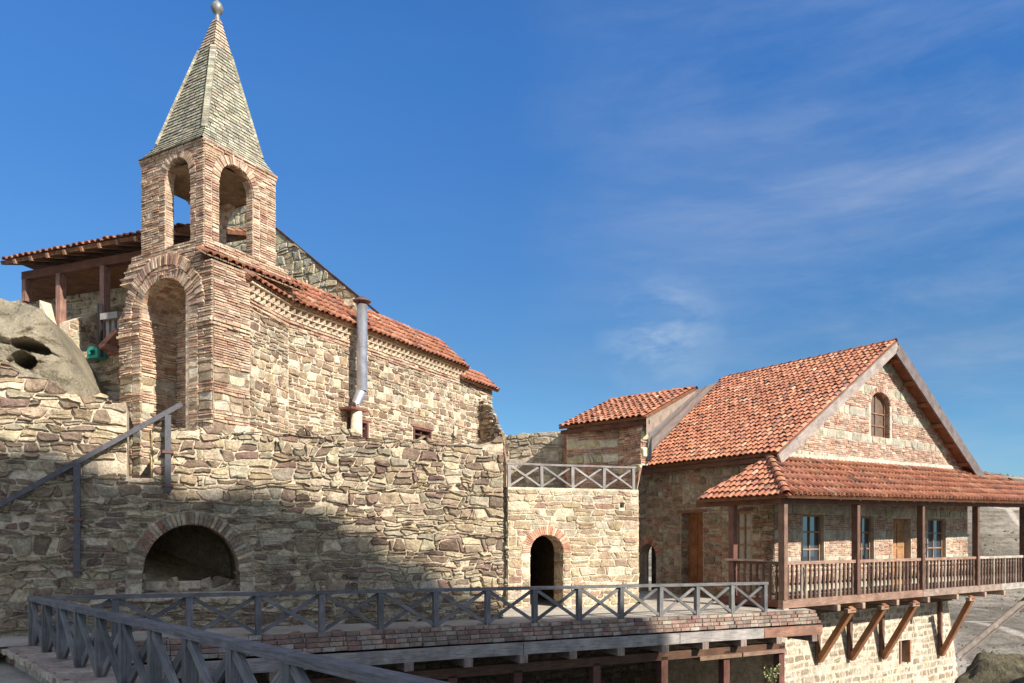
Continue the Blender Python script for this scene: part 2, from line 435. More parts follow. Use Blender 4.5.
# ================================================================== LAYOUT
def zt(x): return -.0136*max(0.0, x+7.82)
RC = V3(-7.82, 12.41); RD = V3(.880, .475)               # far railing corner and direction
KD = V3(.668, -.744); KN = V3(-.744, -.668)              # near railing direction, side facing the path
fM = Fr((-5.375, 15.3, 0), (.908, .418, 0))              # arched retaining wall
dR = V3(.4907, .8713); dL = V3(-.8713, .4907)            # church axes
T0 = V3(-6.49, 16.5)
dS = V3(-.5806, .8142); dF = V3(.8142, .5806)            # house axes
C0 = V3(8.01, 22.8); H0 = C0+dS*.45+dF*.4
G0 = V3(7.49, 21.0)
W_BLUE = (.19, .19, .22); W_GREY = (.33, .31, .29); W_RED = (.15, .068, .045); W_BRN = (.26, .135, .075); W_PALE = (.31, .28, .255); W_DK = (.1, .055, .035)
def wv(c, j=.12):
    k = 1+R.uniform(-j, j); return (c[0]*k, c[1]*k*(1+R.uniform(-.03, .03)), c[2]*k*(1+R.uniform(-.05, .05)))
# ------------------------------------------------------------------ church retaining wall
t = thing('retaining_wall', 'long rubble stone wall with a low round arch, below the bell tower and behind the railing', 'wall', tuple(fM.pt(0, 0)))
def top_pts(fr, pts, n=0): return sorted(fr.hit(x, y, n) for x, y in pts)
tp = top_pts(fM, [(-60, 352), (0, 362), (30, 376), (60, 390), (90, 398), (120, 403), (127, 405), (152, 425), (205, 430), (250, 436), (290, 435), (345, 431), (380, 440), (410, 441), (440, 443), (480, 445), (497, 441)])
uL = tp[0][0]; uR = fM.hit(501, 560)[0]
nA = fM.hit(127, 478); nB = fM.hit(153, 478)
def interp(pts):
    def f(u):
        if u <= pts[0][0]: return pts[0][1]
        for a, b in zip(pts, pts[1:]):
            if u <= b[0]: return lerp(a[1], b[1], (u-a[0])/max(1e-6, b[0]-a[0]))
        return pts[-1][1]
    return f
topM0 = interp(tp)
def topM(u): return topM0(u)+.05*math.sin(u*7)+.035*math.sin(u*17+1)
ca = fM.hit(190, 573); rw = (fM.hit(240, 573)[0]-fM.hit(142, 573)[0])/2; rh = fM.hit(190, 524)[1]-ca[1]; ca = ((fM.hit(240, 573)[0]+fM.hit(142, 573)[0])/2, ca[1])
HA = Hole(ca[0]-rw, ca[0]+rw, ca[1]-.38, ca[1], rh)
NOT = Hole(nA[0], nB[0], nA[1], 9.0)
mb = MB()
outer = [(uL, -.6), (uR, -.6), (uR+.05, topM(uR))]
us = [lerp(uR, nB[0], i/30) for i in range(31)]+[None]+[lerp(nA[0], uL, i/20) for i in range(21)]
for u in us:
    if u is None: outer += [(nB[0], nB[1]), (nA[0], nA[1])]
    else: outer.append((u, topM(u)))
plate(mb, fM, outer, [HA.loop(20)], 1.0, MORT, jcol=(.3, .25, .18))
fill(mb, fM, uL, uR+.06, -.6, lambda u: topM(u)+.05, [HA.grow(.27), NOT], R_rub)
# quoin-like side of the notch and the right end
fe = Fr(fM.pt(nB[0], 0, 0), -fM.N, -fM.U); fill(mb, fe, 0, .95, nB[1], topM(nB[0]), rows=lambda v: dict(R_rub(), h=.5, hj=.1, w=.9, pal=[(.46, .36, .2), (.4, .31, .17)], pw=None, split=0))
fe = Fr(fM.pt(uR, 0, 0), -fM.N, fM.U); fill(mb, fe, 0, 1.0, -.6, topM(uR), rows=R_rub)
jambs(mb, fM, HA, 1.0, R_rub)
wall_o = mb.build('wall', M_ST, t)
mb = MB(); voussoirs(mb, fM, ca[0], ca[1]-.05, rw, rh+.05, .25, -.12, math.pi+.12, 41, .04, PAL_CH+[(.3, .15, .11), (.45, .36, .24)])
soffit(mb, fM, HA, .95, PAL_BRK, W_BRK, 4, 22); mb.build('arch_ring', M_ST, t)
# recess behind the arch: vault, back wall, rubble sill and sloping earth
mb = MB()
fb = fM.off(-2.6)
mb.poly([fb.pt(ca[0]-rw-.3, -.6), fb.pt(ca[0]+rw+.3, -.6), fb.pt(ca[0]+rw+.3, ca[1]+rh+.1), fb.pt(ca[0]-rw-.3, ca[1]+rh+.1)], (.25, .2, .14))
k = len(mb.v)
for j, n in enumerate((-.98, -2.6)):
    for i in range(13):
        a = math.pi*i/12; mb.v.append(fM.pt(ca[0]+(rw+.02)*math.cos(a), ca[1]+(rh+.02)*math.sin(a), n))
for i in range(12): mb.face([k+i, k+i+1, k+14+i, k+13+i], (.25, .2, .14))
for s in (-1, 1): mb.poly([fM.pt(ca[0]+s*(rw+.02), -.6, -.98), fM.pt(ca[0]+s*(rw+.02), ca[1], -.98), fM.pt(ca[0]+s*(rw+.02), ca[1], -2.6), fM.pt(ca[0]+s*(rw+.02), -.6, -2.6)], (.25, .2, .14))
mb.poly([fM.pt(ca[0]-rw, ca[1]-.2, -.5), fM.pt(ca[0]+rw, ca[1]-.25, -.5), fM.pt(ca[0]+rw, ca[1]-.2, -2.6), fM.pt(ca[0]-rw, ca[1]+.55, -2.6)], (.42, .34, .22))
f2 = fM.off(-.4); fill(mb, f2, ca[0]-rw, ca[0]+rw, ca[1]-.5, lambda u: ca[1]-.12+.04*math.sin(u*9), rows=R_rub)
mb.poly([f2.pt(ca[0]-rw, -.5), f2.pt(ca[0]+rw, -.5), f2.pt(ca[0]+rw, ca[1]-.17), f2.pt(ca[0]-rw, ca[1]-.17)], MORT)
mb.build('recess', M_ST, t)
# ledge paving on top
mb = MB(); m = []
for i in range(41):
    u = lerp(uL, uR, i/40); m.append((u, min(topM(u)-.03, 9)))
for a, b in zip(m, m[1:]):
    if a[0] > nA[0]-.2 and a[0] < nB[0]: continue
    mb.poly([fM.pt(a[0], a[1], -.9), fM.pt(b[0], b[1], -.9), fM.pt(b[0], b[1]+.1, -12 if a[0] > nB[0] else -4), fM.pt(a[0], a[1]+.1, -12 if a[0] > nB[0] else -4)], (.4, .34, .25))
mb.build('ledge', M_ST, t)
# ------------------------------------------------------------------ bell tower
tw = thing('bell_tower', 'brick bell tower with open arched belfry and tall grey tiled spire', 'tower', tuple(T0+dL*1.6))
fTL = Fr((T0.x, T0.y, 0), tuple(dL), tuple(-dR))     # left face: u runs to the left
fTR = Fr((T0.x, T0.y, 0), tuple(dR), tuple(-dL))     # right face
Lw = fTL.hit(120, 380)[0]; Rw = 1.0; zt0 = 7.82; zb = 2.7
hL = fTL.hit(141, 330)[0]; hR = fTL.hit(190, 330)[0]; spv = fTL.hit(165, 312)[1]; apx = fTL.hit(168, 278)[1]
HT = Hole(min(hL, hR), max(hL, hR), zb-.2, spv, apx-spv)
stepL = lambda z: 0.0
mb = MB()
plate(mb, fTL, [(0, zb), (Lw, zb), (Lw, zt0-.9), (Lw-.55, zt0), (0, zt0)], [Hole(HT.u0, HT.u1, zb+.01, HT.vs, HT.rise).loop(18)], .95, MORT2)
def R_tow(v):
    if v < 5.9:
        q = int((v-zb)/.36) % 2
        if v < 5.7 and (int(v*3.1) % 2 == 0): return dict(R_chs(), h=.19, w=.32, wj=.4, prot=.03)
        return dict(R_brk(), miss=.1)
    return R_brk()
def topT(u): return zt0 if u < Lw-.55 else zt0-.9*(u-(Lw-.55))/.55
fill(mb, fTL, 0, Lw, zb, topT, [HT.grow(.3)], R_tow)
fill(mb, fTR, 0, Rw, zb, zt0, [], R_tow)
plate(mb, fTR, [(0, zb), (Rw, zb), (Rw, zt0), (0, zt0)], [], .9, MORT2)
f2 = Fr(fTL.pt(Lw, 0), tuple(dR), tuple(dL)); plate(mb, f2, [(0, zb), (1.9, zb), (1.9, zt0), (0, zt0-.9)], [], .3, MORT2); fill(mb, f2, 0, 1.9, zb, zt0-.9, [], R_tow)
jambs(mb, fTL, HT, .92, R_tow)
fb = fTL.off(-.95); plate(mb, fb, [(0.02, zb), (Lw, zb), (Lw, zt0-.95), (Lw-.6, zt0), (0.02, zt0)], [], .05, MORT2); fill(mb, fb, HT.u0, HT.u1, zb, zt0-.4, [], R_brk)
mb.build('shaft', M_BR, tw)
mb = MB(); cu = (HT.u0+HT.u1)/2; hw = (HT.u1-HT.u0)/2
voussoirs(mb, fTL, cu, HT.vs, hw, HT.rise, .27, -.0, math.pi, 40, .05, PAL_BRK, W_BRK)
mbj = MB()
for s, u in ((-1, HT.u0), (1, HT.u1)):
    fs = fTL; mbj = MB()
    fill(mbj, fs, min(u-s*.035, u+s*.3), max(u-s*.035, u+s*.3), zb, HT.vs, [], lambda v: dict(R_tow(v), w=.3, wj=.1)); mbj.box(fTL, min(u, u+s*.28), max(u, u+s*.28), zb, HT.vs-.05, -.02, .012, MORT2); mbj.build('jamb_facing', M_BR, tw)
voussoirs(mb, fTL, cu, HT.vs, hw+.29, HT.rise+.29, .24, -.0, math.pi, 52, .075, PAL_BRK, W_BRK)
soffit(mb, fTL, HT, .93, PAL_BRK, W_BRK, 4, 22); mb.build('portal_arch', M_BR, tw)
# string course half way up
zs = fTR.hit(215, 325)[1]
for fq, ua_, ub_ in ((fTR, -.04, Rw), (fTL, -.04, HT.u0), (fTL, HT.u1, Lw)):
    mb = MB()
    for q in range(2): fill(mb, fq.off(.03+.03*q), ua_, ub_, zs+q*.075, zs+q*.075+.075, [], lambda v: dict(R_brk(), h=.075, miss=0, hj=0))
    mb.build('string_course', M_BR, tw)
# belfry base block
B0 = T0+dL*.4+dR*.1
fBL = Fr((B0.x, B0.y, 0), tuple(dL), tuple(-dR)); fBR = Fr((B0.x, B0.y, 0), tuple(dR), tuple(-dL))
z1 = 8.42; BW = 2.2; BD = 2.05
mb = MB()
for i in range(4):       # stepped courses between shaft and belfry
    e = .12*(3-i)/3; za = lerp(zt0-.1, z1, i/4); zc = lerp(zt0-.1, z1, (i+1)/4)
    fa = Fr(tuple(B0-dR*e-dL*e*.4), tuple(dL), tuple(-dR)); fb = Fr(tuple(B0-dL*e*.4-dR*e), tuple(dR), tuple(-dL))
    wl = BW+.35+e*2.2*(1 if i else 1); wr = 2.75
    plate(mb, fa, [(0, za), (wl, za), (wl, zc), (0, zc)], [], .6, MORT2); fill(mb, fa, -.02, wl, za, zc, [], R_brk)
    plate(mb, fb, [(0, za), (wr-.1*i, za), (wr-.1*i, zc), (0, zc)], [], .6, MORT2); fill(mb, fb, 0, wr-.1*i, za, zc, [], R_brk)
c4 = [fBL.pt(0, z1, 0), fBL.pt(BW+.35, z1, 0), fBL.pt(BW+.35, z1, -2.3), fBL.pt(0, z1, -2.3)]
mb.poly(c4, MORT2); f2 = Fr(fBL.pt(BW+.35, 0), tuple(dR), tuple(dL)); plate(mb, f2, [(0, zt0-1.5), (2.3, zt0-1.5), (2.3, z1), (0, z1)], [], .3, MORT2); fill(mb, f2, 0, 2.3, zt0-1.5, z1, rows=R_brk)
mb.build('belfry_base', M_BR, tw)
# tile string on the right face
mb = MB(); f = Fr(tuple(B0+V3(0, 0, 8.0)), tuple(dR), tuple(-dL))
E = f.pt(-.25, -.08, .34); tiles(mb, E, dR, dL*.8+V3(0, 0, .5), [f.pt(-.25, -.08, .34), f.pt(2.7, -.08, .34), f.pt(2.7, .12, -.02), f.pt(-.25, .12, -.02)], sp=.2, ex=.32, under=.03, woodcol=(.4, .3, .2))
mb.build('tile_string', M_TILE, tw)
# belfry: four arched faces
zbt = 10.42; mb = MB(); BT = .22
def bel_face(fr, W, uo0, uo1, vtop, flip=False):
    ring = MB()
    sp = vtop-(uo1-uo0)/2*1.1
    H = Hole(uo0, uo1, z1, sp, vtop-sp)
    plate(mb, fr, [(0, z1+.002), (uo0, z1+.002)]+list(reversed(H.loop(16)[2:]))+[(uo1, z1+.002), (W, z1+.002), (W, zbt), (0, zbt)], [], BT, MORT2)
    fill(mb, fr, 0, W, z1, zbt, [H.grow(.2)], lambda v: dict(R_brk(), prot=.022, w=.24))
    for a, b in ((uo0-.2, uo0), (uo1, uo1+.2)): fill(mb, fr, a, b, z1, sp, [], lambda v: dict(R_brk(), prot=.022, w=.2, wj=.02))
    jambs(mb, fr, H, BT, lambda v: dict(R_brk(), prot=.012))
    voussoirs(ring, fr, (uo0+uo1)/2, sp, (uo1-uo0)/2, H.rise, .2, 0, math.pi, 26, .035, PAL_BRK, W_BRK)
    soffit(ring, fr, H, BT, PAL_BRK, W_BRK, 2, 16); ring.build('belfry_arch', M_BR, tw)
ul0 = fBL.hit(190.5, 200)[0]; ul1 = fBL.hit(165.5, 200)[0]; vl = fBL.hit(178, 158)[1]
ur0 = fBR.hit(219, 200)[0]; ur1 = fBR.hit(253, 200)[0]; vr = fBR.hit(234, 165)[1]
bel_face(fBL, BW, ul0, ul1, vl); bel_face(fBR, BD, ur0, ur1, vr)
fK1 = Fr(fBL.pt(0, 0, -BD), tuple(dL), tuple(dR)); fK2 = Fr(fBR.pt(0, 0, -BW), tuple(dR), tuple(dL))
bel_face(fK1, BW, .6, 1.75, vr-.1); bel_face(fK2, BD, .4, 1.6, vl-.15)
mb.poly([fBL.pt(0, zbt-.25, 0), fBL.pt(BW, zbt-.25, 0), fBL.pt(BW, zbt-.25, -BD), fBL.pt(0, zbt-.25, -BD)], (.2, .15, .1))
mb.build('belfry', M_BR, tw)
# cornice + spire
mb = MB()
for q in range(3):
    e = .0+.02*q; za = zbt+q*.06
    for (o, d, n, W) in ((B0, dL, -dR, BW), (B0, dR, -dL, BD), (V3(*fK1.O), dL, dR, BW), (V3(*fK2.O), dR, dL, BD)):
        fr = Fr((o.x+n.x*e-d.x*e, o.y+n.y*e-d.y*e, 0), tuple(d), tuple(n)); mb.box(fr, 0, W+2*e, za, za+.06, -.3, -.012, MORT2)
        fill(mb, fr, 0, W+2*e, za, za+.062, [], lambda v: dict(R_brk(), h=.06, hj=0, prot=.015, miss=0))
mb.build('cornice', M_BR, tw)
cb = B0+dL*BW/2+dR*BD/2; zs0 = zbt+.19; ap = V3(cb.x+.18, cb.y, 14.3)
def sring(h, hw): 
    k = (h-zs0)/(14.3-zs0); c = V3(cb.x+.18*k, cb.y, h)
    return [c-dL*hw-dR*hw, c+dL*hw-dR*hw, c+dL*hw+dR*hw, c-dL*hw+dR*hw]
def shw(h):
    if h < zs0+.4: return lerp(1.09, .83, ((h-zs0)/.4)**.8)
    return lerp(.83, .05, (h-zs0-.4)/(14.2-zs0-.4))
mb = MB(); h = zs0; PS = [(.31, .3, .225), (.25, .25, .195), (.35, .335, .265), (.29, .26, .205), (.22, .215, .175)]
PSR = [(.36, .29, .22), (.40, .33, .26), (.33, .27, .21)]
while h < 14.15:
    h2 = min(h+.085, 14.2); a = sring(h, shw(h)+.022); b = sring(h2, shw(h2)); pal = PS if h < 13.35 else PSR
    for i in range(4):
        p, q, p2, q2 = a[i], a[(i+1) % 4], b[i], b[(i+1) % 4]
        W = (q-p).length; n = max(1, round(W/.17)); o = R.uniform(-.4, .4)
        for j in range(n):
            s0 = max(0, min(1, (j+o)/n)); s1 = 1 if j == n-1 else max(0, min(1, (j+1+o)/n))
            if j == 0: s0 = 0
            if s1-s0 < .01: continue
            col = pick(pal); dn = R.uniform(0, .012); off = ((p+q)/2-V3(cb.x, cb.y, h)); off.z = 0; off = off.normalized()*dn if off.length > .01 else V3(0, 0)
            g = .1/n
            P = [lerp(p, q, s0+g*.3)+off, lerp(p, q, s1-g*.3)+off, lerp(p2, q2, s1-g*.3)+off, lerp(p2, q2, s0+g*.3)+off]
            mb.poly(P, col)
            mb.poly([P[0], P[1], P[1]-off*3-(p+q-2*V3(cb.x, cb.y, h))*.02, P[0]-off*3-(p+q-2*V3(cb.x, cb.y, h))*.02], (col[0]*.7, col[1]*.7, col[2]*.7))
    mb.poly([x for x in b], (.3, .28, .22)); h = h2
k = len(mb.v)
for hh, hw in ((zs0, 1.06), (zs0+.4, .81), (14.15, .045)): mb.v.extend(sring(hh, hw))
for q in range(2):
    for i in range(4): mb.face([k+q*4+i, k+q*4+(i+1) % 4, k+q*4+4+(i+1) % 4, k+q*4+4+i], (.3, .28, .22))
mb.face([k, k+1, k+2, k+3], (.2, .16, .12))
for i in range(4):       # raised hips
    a = sring(zs0+.4, .835)[i]; b = sring(13.35, shw(13.35))[i]; n = 34
    for j in range(n): mb.beam(lerp(a, b, j/n), lerp(a, b, (j+.93)/n), .13, .06, pick(PS))
mb.build('spire', M_BR, tw)
mb = MB(); mb.lathe(V3(ap.x, ap.y, 0), [(14.0, .1), (14.2, .07), (14.28, .05), (14.31, .06), (14.36, .11), (14.46, .15), (14.56, .11), (14.63, .04), (14.65, .025), (15.1, .02)], (.4, .4, .36), 16)
mb.build('finial', mat_plain('lead_finial', (.22, .22, .2), .5, .3, .4, .6, 9), tw)
# ------------------------------------------------------------------ chapel
K0p = at(246, 17.4); K1p = at(288, 19.2); K2p = at(492, 28.3); K15 = at(463, 26.5)
ch = thing('chapel', 'stone chapel body with tiled lean-to roof, toothed brick cornice and steep gable behind', 'chapel', tuple(K1p))
dC = (K2p-K1p).normalized(); fC = Fr(tuple(K1p), tuple(dC)); LC = (K2p-K1p).length; L15 = (K15-K1p).length
d0 = (K1p-K0p).normalized(); f0 = Fr(tuple(K0p), tuple(d0)); L0 = (K1p-K0p).length
ze = 7.62; mb = MB()
w1 = [fC.hit(347, 417), fC.hit(368, 437)]; w2 = [fC.hit(413, 427), fC.hit(431, 443)]
HW1 = Hole(w1[0][0], w1[1][0], w1[1][1]-.2, w1[0][1]); HW2 = Hole(w2[0][0], w2[1][0], w2[1][1]-.2, w2[0][1]+.02)
plate(mb, fC, [(0, 3.2), (LC, 3.2), (LC, 7.32), (L15, 7.32), (L15, ze), (0, ze)], [HW1.loop(), HW2.loop()], .6, (.52, .45, .345))
def R_chap(v):
    if v > ze-.62 and v < ze-.42: return dict(R_brk(), w=.3)
    if R.random() < .12: return dict(R_brk(), w=.3, miss=.15, wob=.02)
    return R_chs()
fill(mb, fC, 0, LC, 3.3, lambda u: ze-.32 if u < L15 else 7.32, [HW1.grow(.05), HW2.grow(.05)], R_chap)
plate(mb, f0, [(-.3, 3.2), (L0, 3.2), (L0, ze), (-.3, ze)], [], .6, (.52, .45, .345)); fill(mb, f0, -.2, L0, 3.3, ze-.32, [], R_chap)
fe = Fr(tuple(K2p), tuple(dL), tuple(dR)); plate(mb, fe, [(0, 3.2), (4, 3.2), (4, 7.4), (0, 7.2)], [], .4, (.52, .45, .345))
mb.build('wall', M_CH, ch)
mb = MB()       # toothed cornice
for fr, a, b in ((f0, 0, L0), (fC, 0, L15)):
    for row in range(2):
        z = ze-.3+row*.14; sp = .22; n = int((b-a)/sp)
        mb.box(fr, a, b, z-.03, z, -.1, .05+.05*row, (.5, .42, .32))
        for i in range(n+1):
            u = a+(i+.5*(row % 2))*sp
            if u > b: continue
            P = [fr.pt(u-.07, z, 0), fr.pt(u, z, .1+.05*row), fr.pt(u+.07, z, 0), fr.pt(u-.07, z+.1, 0), fr.pt(u, z+.1, .1+.05*row), fr.pt(u+.07, z+.1, 0)]
            k = len(mb.v); mb.v.extend(P); c = pick([(.44, .37, .28), (.38, .28, .21), (.41, .34, .26)])
            for q in ((0, 1, 4, 3), (1, 2, 5, 4), (0, 1, 2), (3, 4, 5)): mb.face([k+x for x in q], c)
    mb.box(fr, a-.02, b, ze-.02, ze+.03, -.1, .17, (.5, .42, .32))
    for z, nn in ((ze-.43, .03), (ze-.52, .02)):
        fill(mb, fr.off(nn), a, b, z, z+.075, [], lambda v: dict(R_brk(), h=.075, hj=0, w=.28, wob=.02, miss=.04))
mb.build('cornice', M_BR, ch)
# lean-to roof
mb = MB(); up = V3(dC.y*-1, dC.x, 0)
UP = up*.74+V3(0, 0, .67)
e0 = fC.pt(-.1, ze+.06, .28); e1 = fC.pt(L15, ze+.06, .28); r0 = e0+up*1.15+V3(0, 0, 1.04); r1 = e1+up*1.15+V3(0, 0, 1.04)
tiles(mb, e0, dC, UP, [e0, e1, r1, r0], sp=.22, ex=.33)
up0 = V3(-d0.y, d0.x, 0); g0 = f0.pt(-.15, ze+.06, .2); g1 = e0.copy(); tiles(mb, g0, (g1-g0), up0*.74+V3(0, 0, .67), [g0, g1, g1+up0*.9+V3(0, 0, .82), g0+up0*.5+V3(0, 0, .45)], sp=.22, ex=.33)
mb.build('roof', M_TILE, ch)
mb = MB(); e0 = fC.pt(L15-.3, 7.28, .25); e1 = fC.pt(LC+.1, 7.28, .25); tiles(mb, e0, dC, UP, [e0, e1, e1+up*.8+V3(0, 0, .7), e0+up*.8+V3(0, 0, .7)], sp=.22, ex=.33)
mb.build('roof', M_TILE, ch)
# gable behind
fG = Fr(tuple(at(352, 21.9)), tuple(dL), tuple(-dR)); ga = fG.hit(378, 313); gb = fG.hit(272, 222); gc = fG.hit(246, 203)
sl = (gb[1]-ga[1])/(gb[0]-ga[0]); top = lambda u: min(ga[1]+sl*(u-ga[0]), gc[1])-.06
mb = MB(); plate(mb, fG, [(-.15, 7.2), (6.2, 7.2), (6.2, top(6.2)), (gc[0], top(gc[0])), (-.15, top(-.15))], [], .08, (.46, .41, .31)); fill(mb, fG, -.15, 6.2, 7.2, top, rows=lambda v: dict(R_chs(), prot=.035, pal=[(.42, .38, .27), (.38, .35, .27), (.46, .4, .27), (.36, .3, .2), (.48, .45, .35)], pw=None, w=.38, h=.24, wob=.06))
fge = Fr(fG.pt(-.15, 0), tuple(dR), tuple(-dL)); fill(mb, fge, 0, .1, 7.2, top(-.15), rows=R_chs)
mb.build('gable_wall', M_CH, ch)
mb = MB()
pa = fG.pt(ga[0], ga[1], .0); pb = fG.pt(gc[0], top(gc[0])+.06, .0); pc = fG.pt(6.3, top(6.3)+.06, .18); bk = V3(*dR)
n = 22
for i in range(n): mb.beam(lerp(pa, pb, i/n), lerp(pa, pb, (i+1.02)/n), .08, .05, wv((.06, .035, .03)))
for i in range(12): mb.beam(lerp(pb, pc, i/12), lerp(pb, pc, (i+1.0)/12), .35, .09, pick(PAL_TILE, W_TILE))
for i in range(n): mb.poly([lerp(pa, pb, i/n), lerp(pa, pb, (i+1)/n), lerp(pa, pb, (i+1)/n)+bk*.12, lerp(pa, pb, i/n)+bk*.12], (.06, .04, .035))
mb.poly([pb, pc, pc+bk*.5, pb+bk*.5], (.4, .15, .08))
mb.build('gable_roof', M_TILE, ch)
for H in (HW1, HW2):
    mb = MB(); e = .07; c = wv((.13, .06, .05)); n = -.1
    mb.box(fC, H.u0, H.u1, H.vs-e, H.vs, n-.08, .03, c); mb.box(fC, H.u0, H.u0+e, H.vb, H.vs-e, n-.08, .03, c); mb.box(fC, H.u1-e, H.u1, H.vb, H.vs-e, n-.08, .03, c)
    mb.box(fC, H.u0-.1, H.u1+.1, H.vs+.003, H.vs+.07, n, .05, wv((.3, .16, .12)))
    m2 = (H.u0+H.u1)/2; mb.box(fC, m2-.025, m2+.025, H.vb, H.vs-e, n-.06, -.04, c); mb.box(fC, H.u0+e, H.u1-e, (H.vb+H.vs)/2+.08, (H.vb+H.vs)/2+.12, n-.06, -.042, c)
    w = mb.build('window', M_WD2, ch)
    mb = MB(); mb.box(fC, H.u0, H.u1, H.vb, H.vs, n-.11, n-.09, (1, 1, 1)); mb.build('pane', M_GLASS, w)
# stove pipe
sp_ = fC.hit(362, 350, .45); sl_ = fC.hit(357, 420, .3)
mb = MB(); a = fC.pt(sp_[0], fC.hit(362, 391, .45)[1], .45); b = fC.pt(sp_[0], fC.hit(362, 305, .45)[1], .45)
mb.tube(a, b, .15, .15, (.6, .6, .62), 20); c = fC.pt(sl_[0], fC.hit(357, 403, .3)[1], .28); mb.tube(c, a+V3(0, 0, .02), .13, .15, (.6, .6, .62), 18)
zz = (a+b)/2; mb.tube(zz, zz+V3(0, 0, .03), .155, .155, (.6, .6, .6), 20)
pipe = mb.build('flue_pipe', M_STEEL, ch)
mb = MB(); mb.tube(b+V3(0, 0, .12), b+V3(0, 0, .24), .25, .03, (.3, .3, .3), 18); mb.tube(b+V3(0, 0, .09), b+V3(0, 0, .12), .25, .25, (.3, .3, .3), 18)
for s in (-1, 1): mb.tube(b+fC.U*.12*s, b+fC.U*.12*s+V3(0, 0, .1), .015, .015, (.3, .3, .3), 6)
mb.build('rain_cap', mat_plain('rusty_cap', (.16, .1, .09), .6, .3), pipe)
mb = MB(); mb.tube(fC.pt(sl_[0], 3.9, .28), fC.pt(sl_[0], fC.hit(357, 421, .3)[1]+.3, .28), .16, .16, (.62, .5, .36), 18); mb.build('lower_pipe', mat_plain('sooty_pipe', (.6, .5, .38), .6, .1, .3, .5, 5), pipe)
mb = MB(); mb.box(fC, sl_[0]-.42, sl_[0]+.3, fC.hit(357, 413)[1]-.02, fC.hit(357, 413)[1]+.04, .02, .46, (.2, .08, .06)); mb.build('bracket', M_WD2, pipe)
# ------------------------------------------------------------------ timber porch above the rock (left)
PD = V3(-.9335, .3585); PB = V3(.3585, .9335)            # eave direction (leftwards), into the building
P0 = V3(-9.23, 19.0); ez = 9.37
po = thing('porch_building', 'stone building with tiled roof on reddish wooden posts, left of the bell tower', 'building', tuple(P0))
fP = Fr(tuple(P0), tuple(PD), tuple(-PB))
mb = MB(); e0 = fP.pt(-1.3, ez, 0); e1 = fP.pt(5.15, ez, 0); up = PB
tiles(mb, e0, PD, PB*.93+V3(0, 0, .3), [e0, e1, e1+PB*.6+V3(0, 0, .22), fP.pt(7.2, ez+.9, -2.9), fP.pt(-1.3, ez+.95, -2.9)], sp=.22, ex=.33, under=.1)
mb.build('roof', M_TILE, po)
mb = MB(); mb.beam(fP.pt(-1.2, ez-.3, -.5), fP.pt(4.9, ez-.3, -.5), .16, .22, W_RED, wob=.01); mb.build('eave_beam', M_WD2, po)
for i in range(10):
    u = -1+i*.62; mb = MB(); mb.beam(fP.pt(u, ez-.09, .02), fP.pt(u, ez+.55, -2.2), .08, .12, wv((.3, .17, .11))); mb.build('rafter', M_WD2, po)
mb = MB(); mb.poly([fP.pt(-1.2, ez-.24, -.5), fP.pt(4.7, ez-.24, -.5), fP.pt(7.6, ez-.24, -2.5), fP.pt(-1.2, ez-.24, -2.4)], (.24, .12, .07), [(0, 0), (7, 0), (7, 2), (0, 2)]); mb.build('ceiling', M_WD2, po)
for px, yb, yt in ((27, 302, 270), (61, 340, 264), (105, 352, 256)):
    a = fP.hit(px, yb, -.5); b = fP.hit(px, yt, -.5); mb = MB(); mb.box(fP, b[0]-.075, b[0]+.075, a[1], ez-.41, -.6, -.4, wv((.27, .15, .12))); mb.build('post', M_WD2, po)
mb = MB(); fPb = fP.off(-2.3); PALW = [(.42, .38, .3), (.36, .32, .25), (.48, .44, .36), (.3, .24, .18), (.52, .48, .4)]
plate(mb, fPb, [(-1, 5.6), (8.2, 5.6), (8.0, 9.2), (-1, ez)], [], .4, (.5, .45, .36)); fill(mb, fPb, -1, 8.0, 5.6, lambda u: ez-.12, [], lambda v: dict(R_chs(), pal=PALW, pw=None, prot=.03, w=.36))
fx = Fr(fP.pt(3.7, 0, -.55), tuple(-V3(*PD)*.35-PB*.94), tuple(-PD)); fx = Fr(fP.pt(3.05, 0, -.4), tuple(PB), tuple(-PD)); plate(mb, fx, [(0, 5.2), (2, 5.2), (2, 8.7), (0, 7.6)], [], .35, MORT); fill(mb, fx, 0, 2, 5.2, lambda u: 7.6+u*.55, [], R_chs)
mb.build('rear_wall', M_CH, po)
mb = MB(); tb = sorted(fP.hit(x, y, -.2) for x, y in ((40, 300), (60, 345), (75, 352), (121, 350), (140, 350))); fPc = fP.off(-.2); tf = interp(tb)
fl = min(p[1] for p in tb); 
plate(mb, fPc, [(-1.2, 3.2), (3.9, 3.2), (3.9, tf(3.9))]+[(lerp(3.9, -1.2, i/10), tf(lerp(3.9, -1.2, i/10))) for i in range(1, 11)], [], .5, MORT)
fill(mb, fPc, -1.2, 3.9, 3.4, lambda u: tf(u)-.14, [], lambda v: dict(R_rub(), w=.36, pal=PAL_CH+[(.5, .45, .34), (.44, .38, .27)], pw=None, prot=.03))
fill(mb, fPc.off(.03), .2, 2.3, tf(1.4)-.14, tf(1.4)+.01, [], lambda v: dict(R_brr(), h=.14, hj=0, w=.26, prot=.03))
mb.poly([fPc.pt(-1.2, tf(0), 0), fPc.pt(3, tf(1.4), 0), fPc.pt(3, tf(1.4), -2.2), fPc.pt(-1.2, tf(0), -2.2)], (.4, .34, .26))
mb.build('front_wall', M_CH, po)
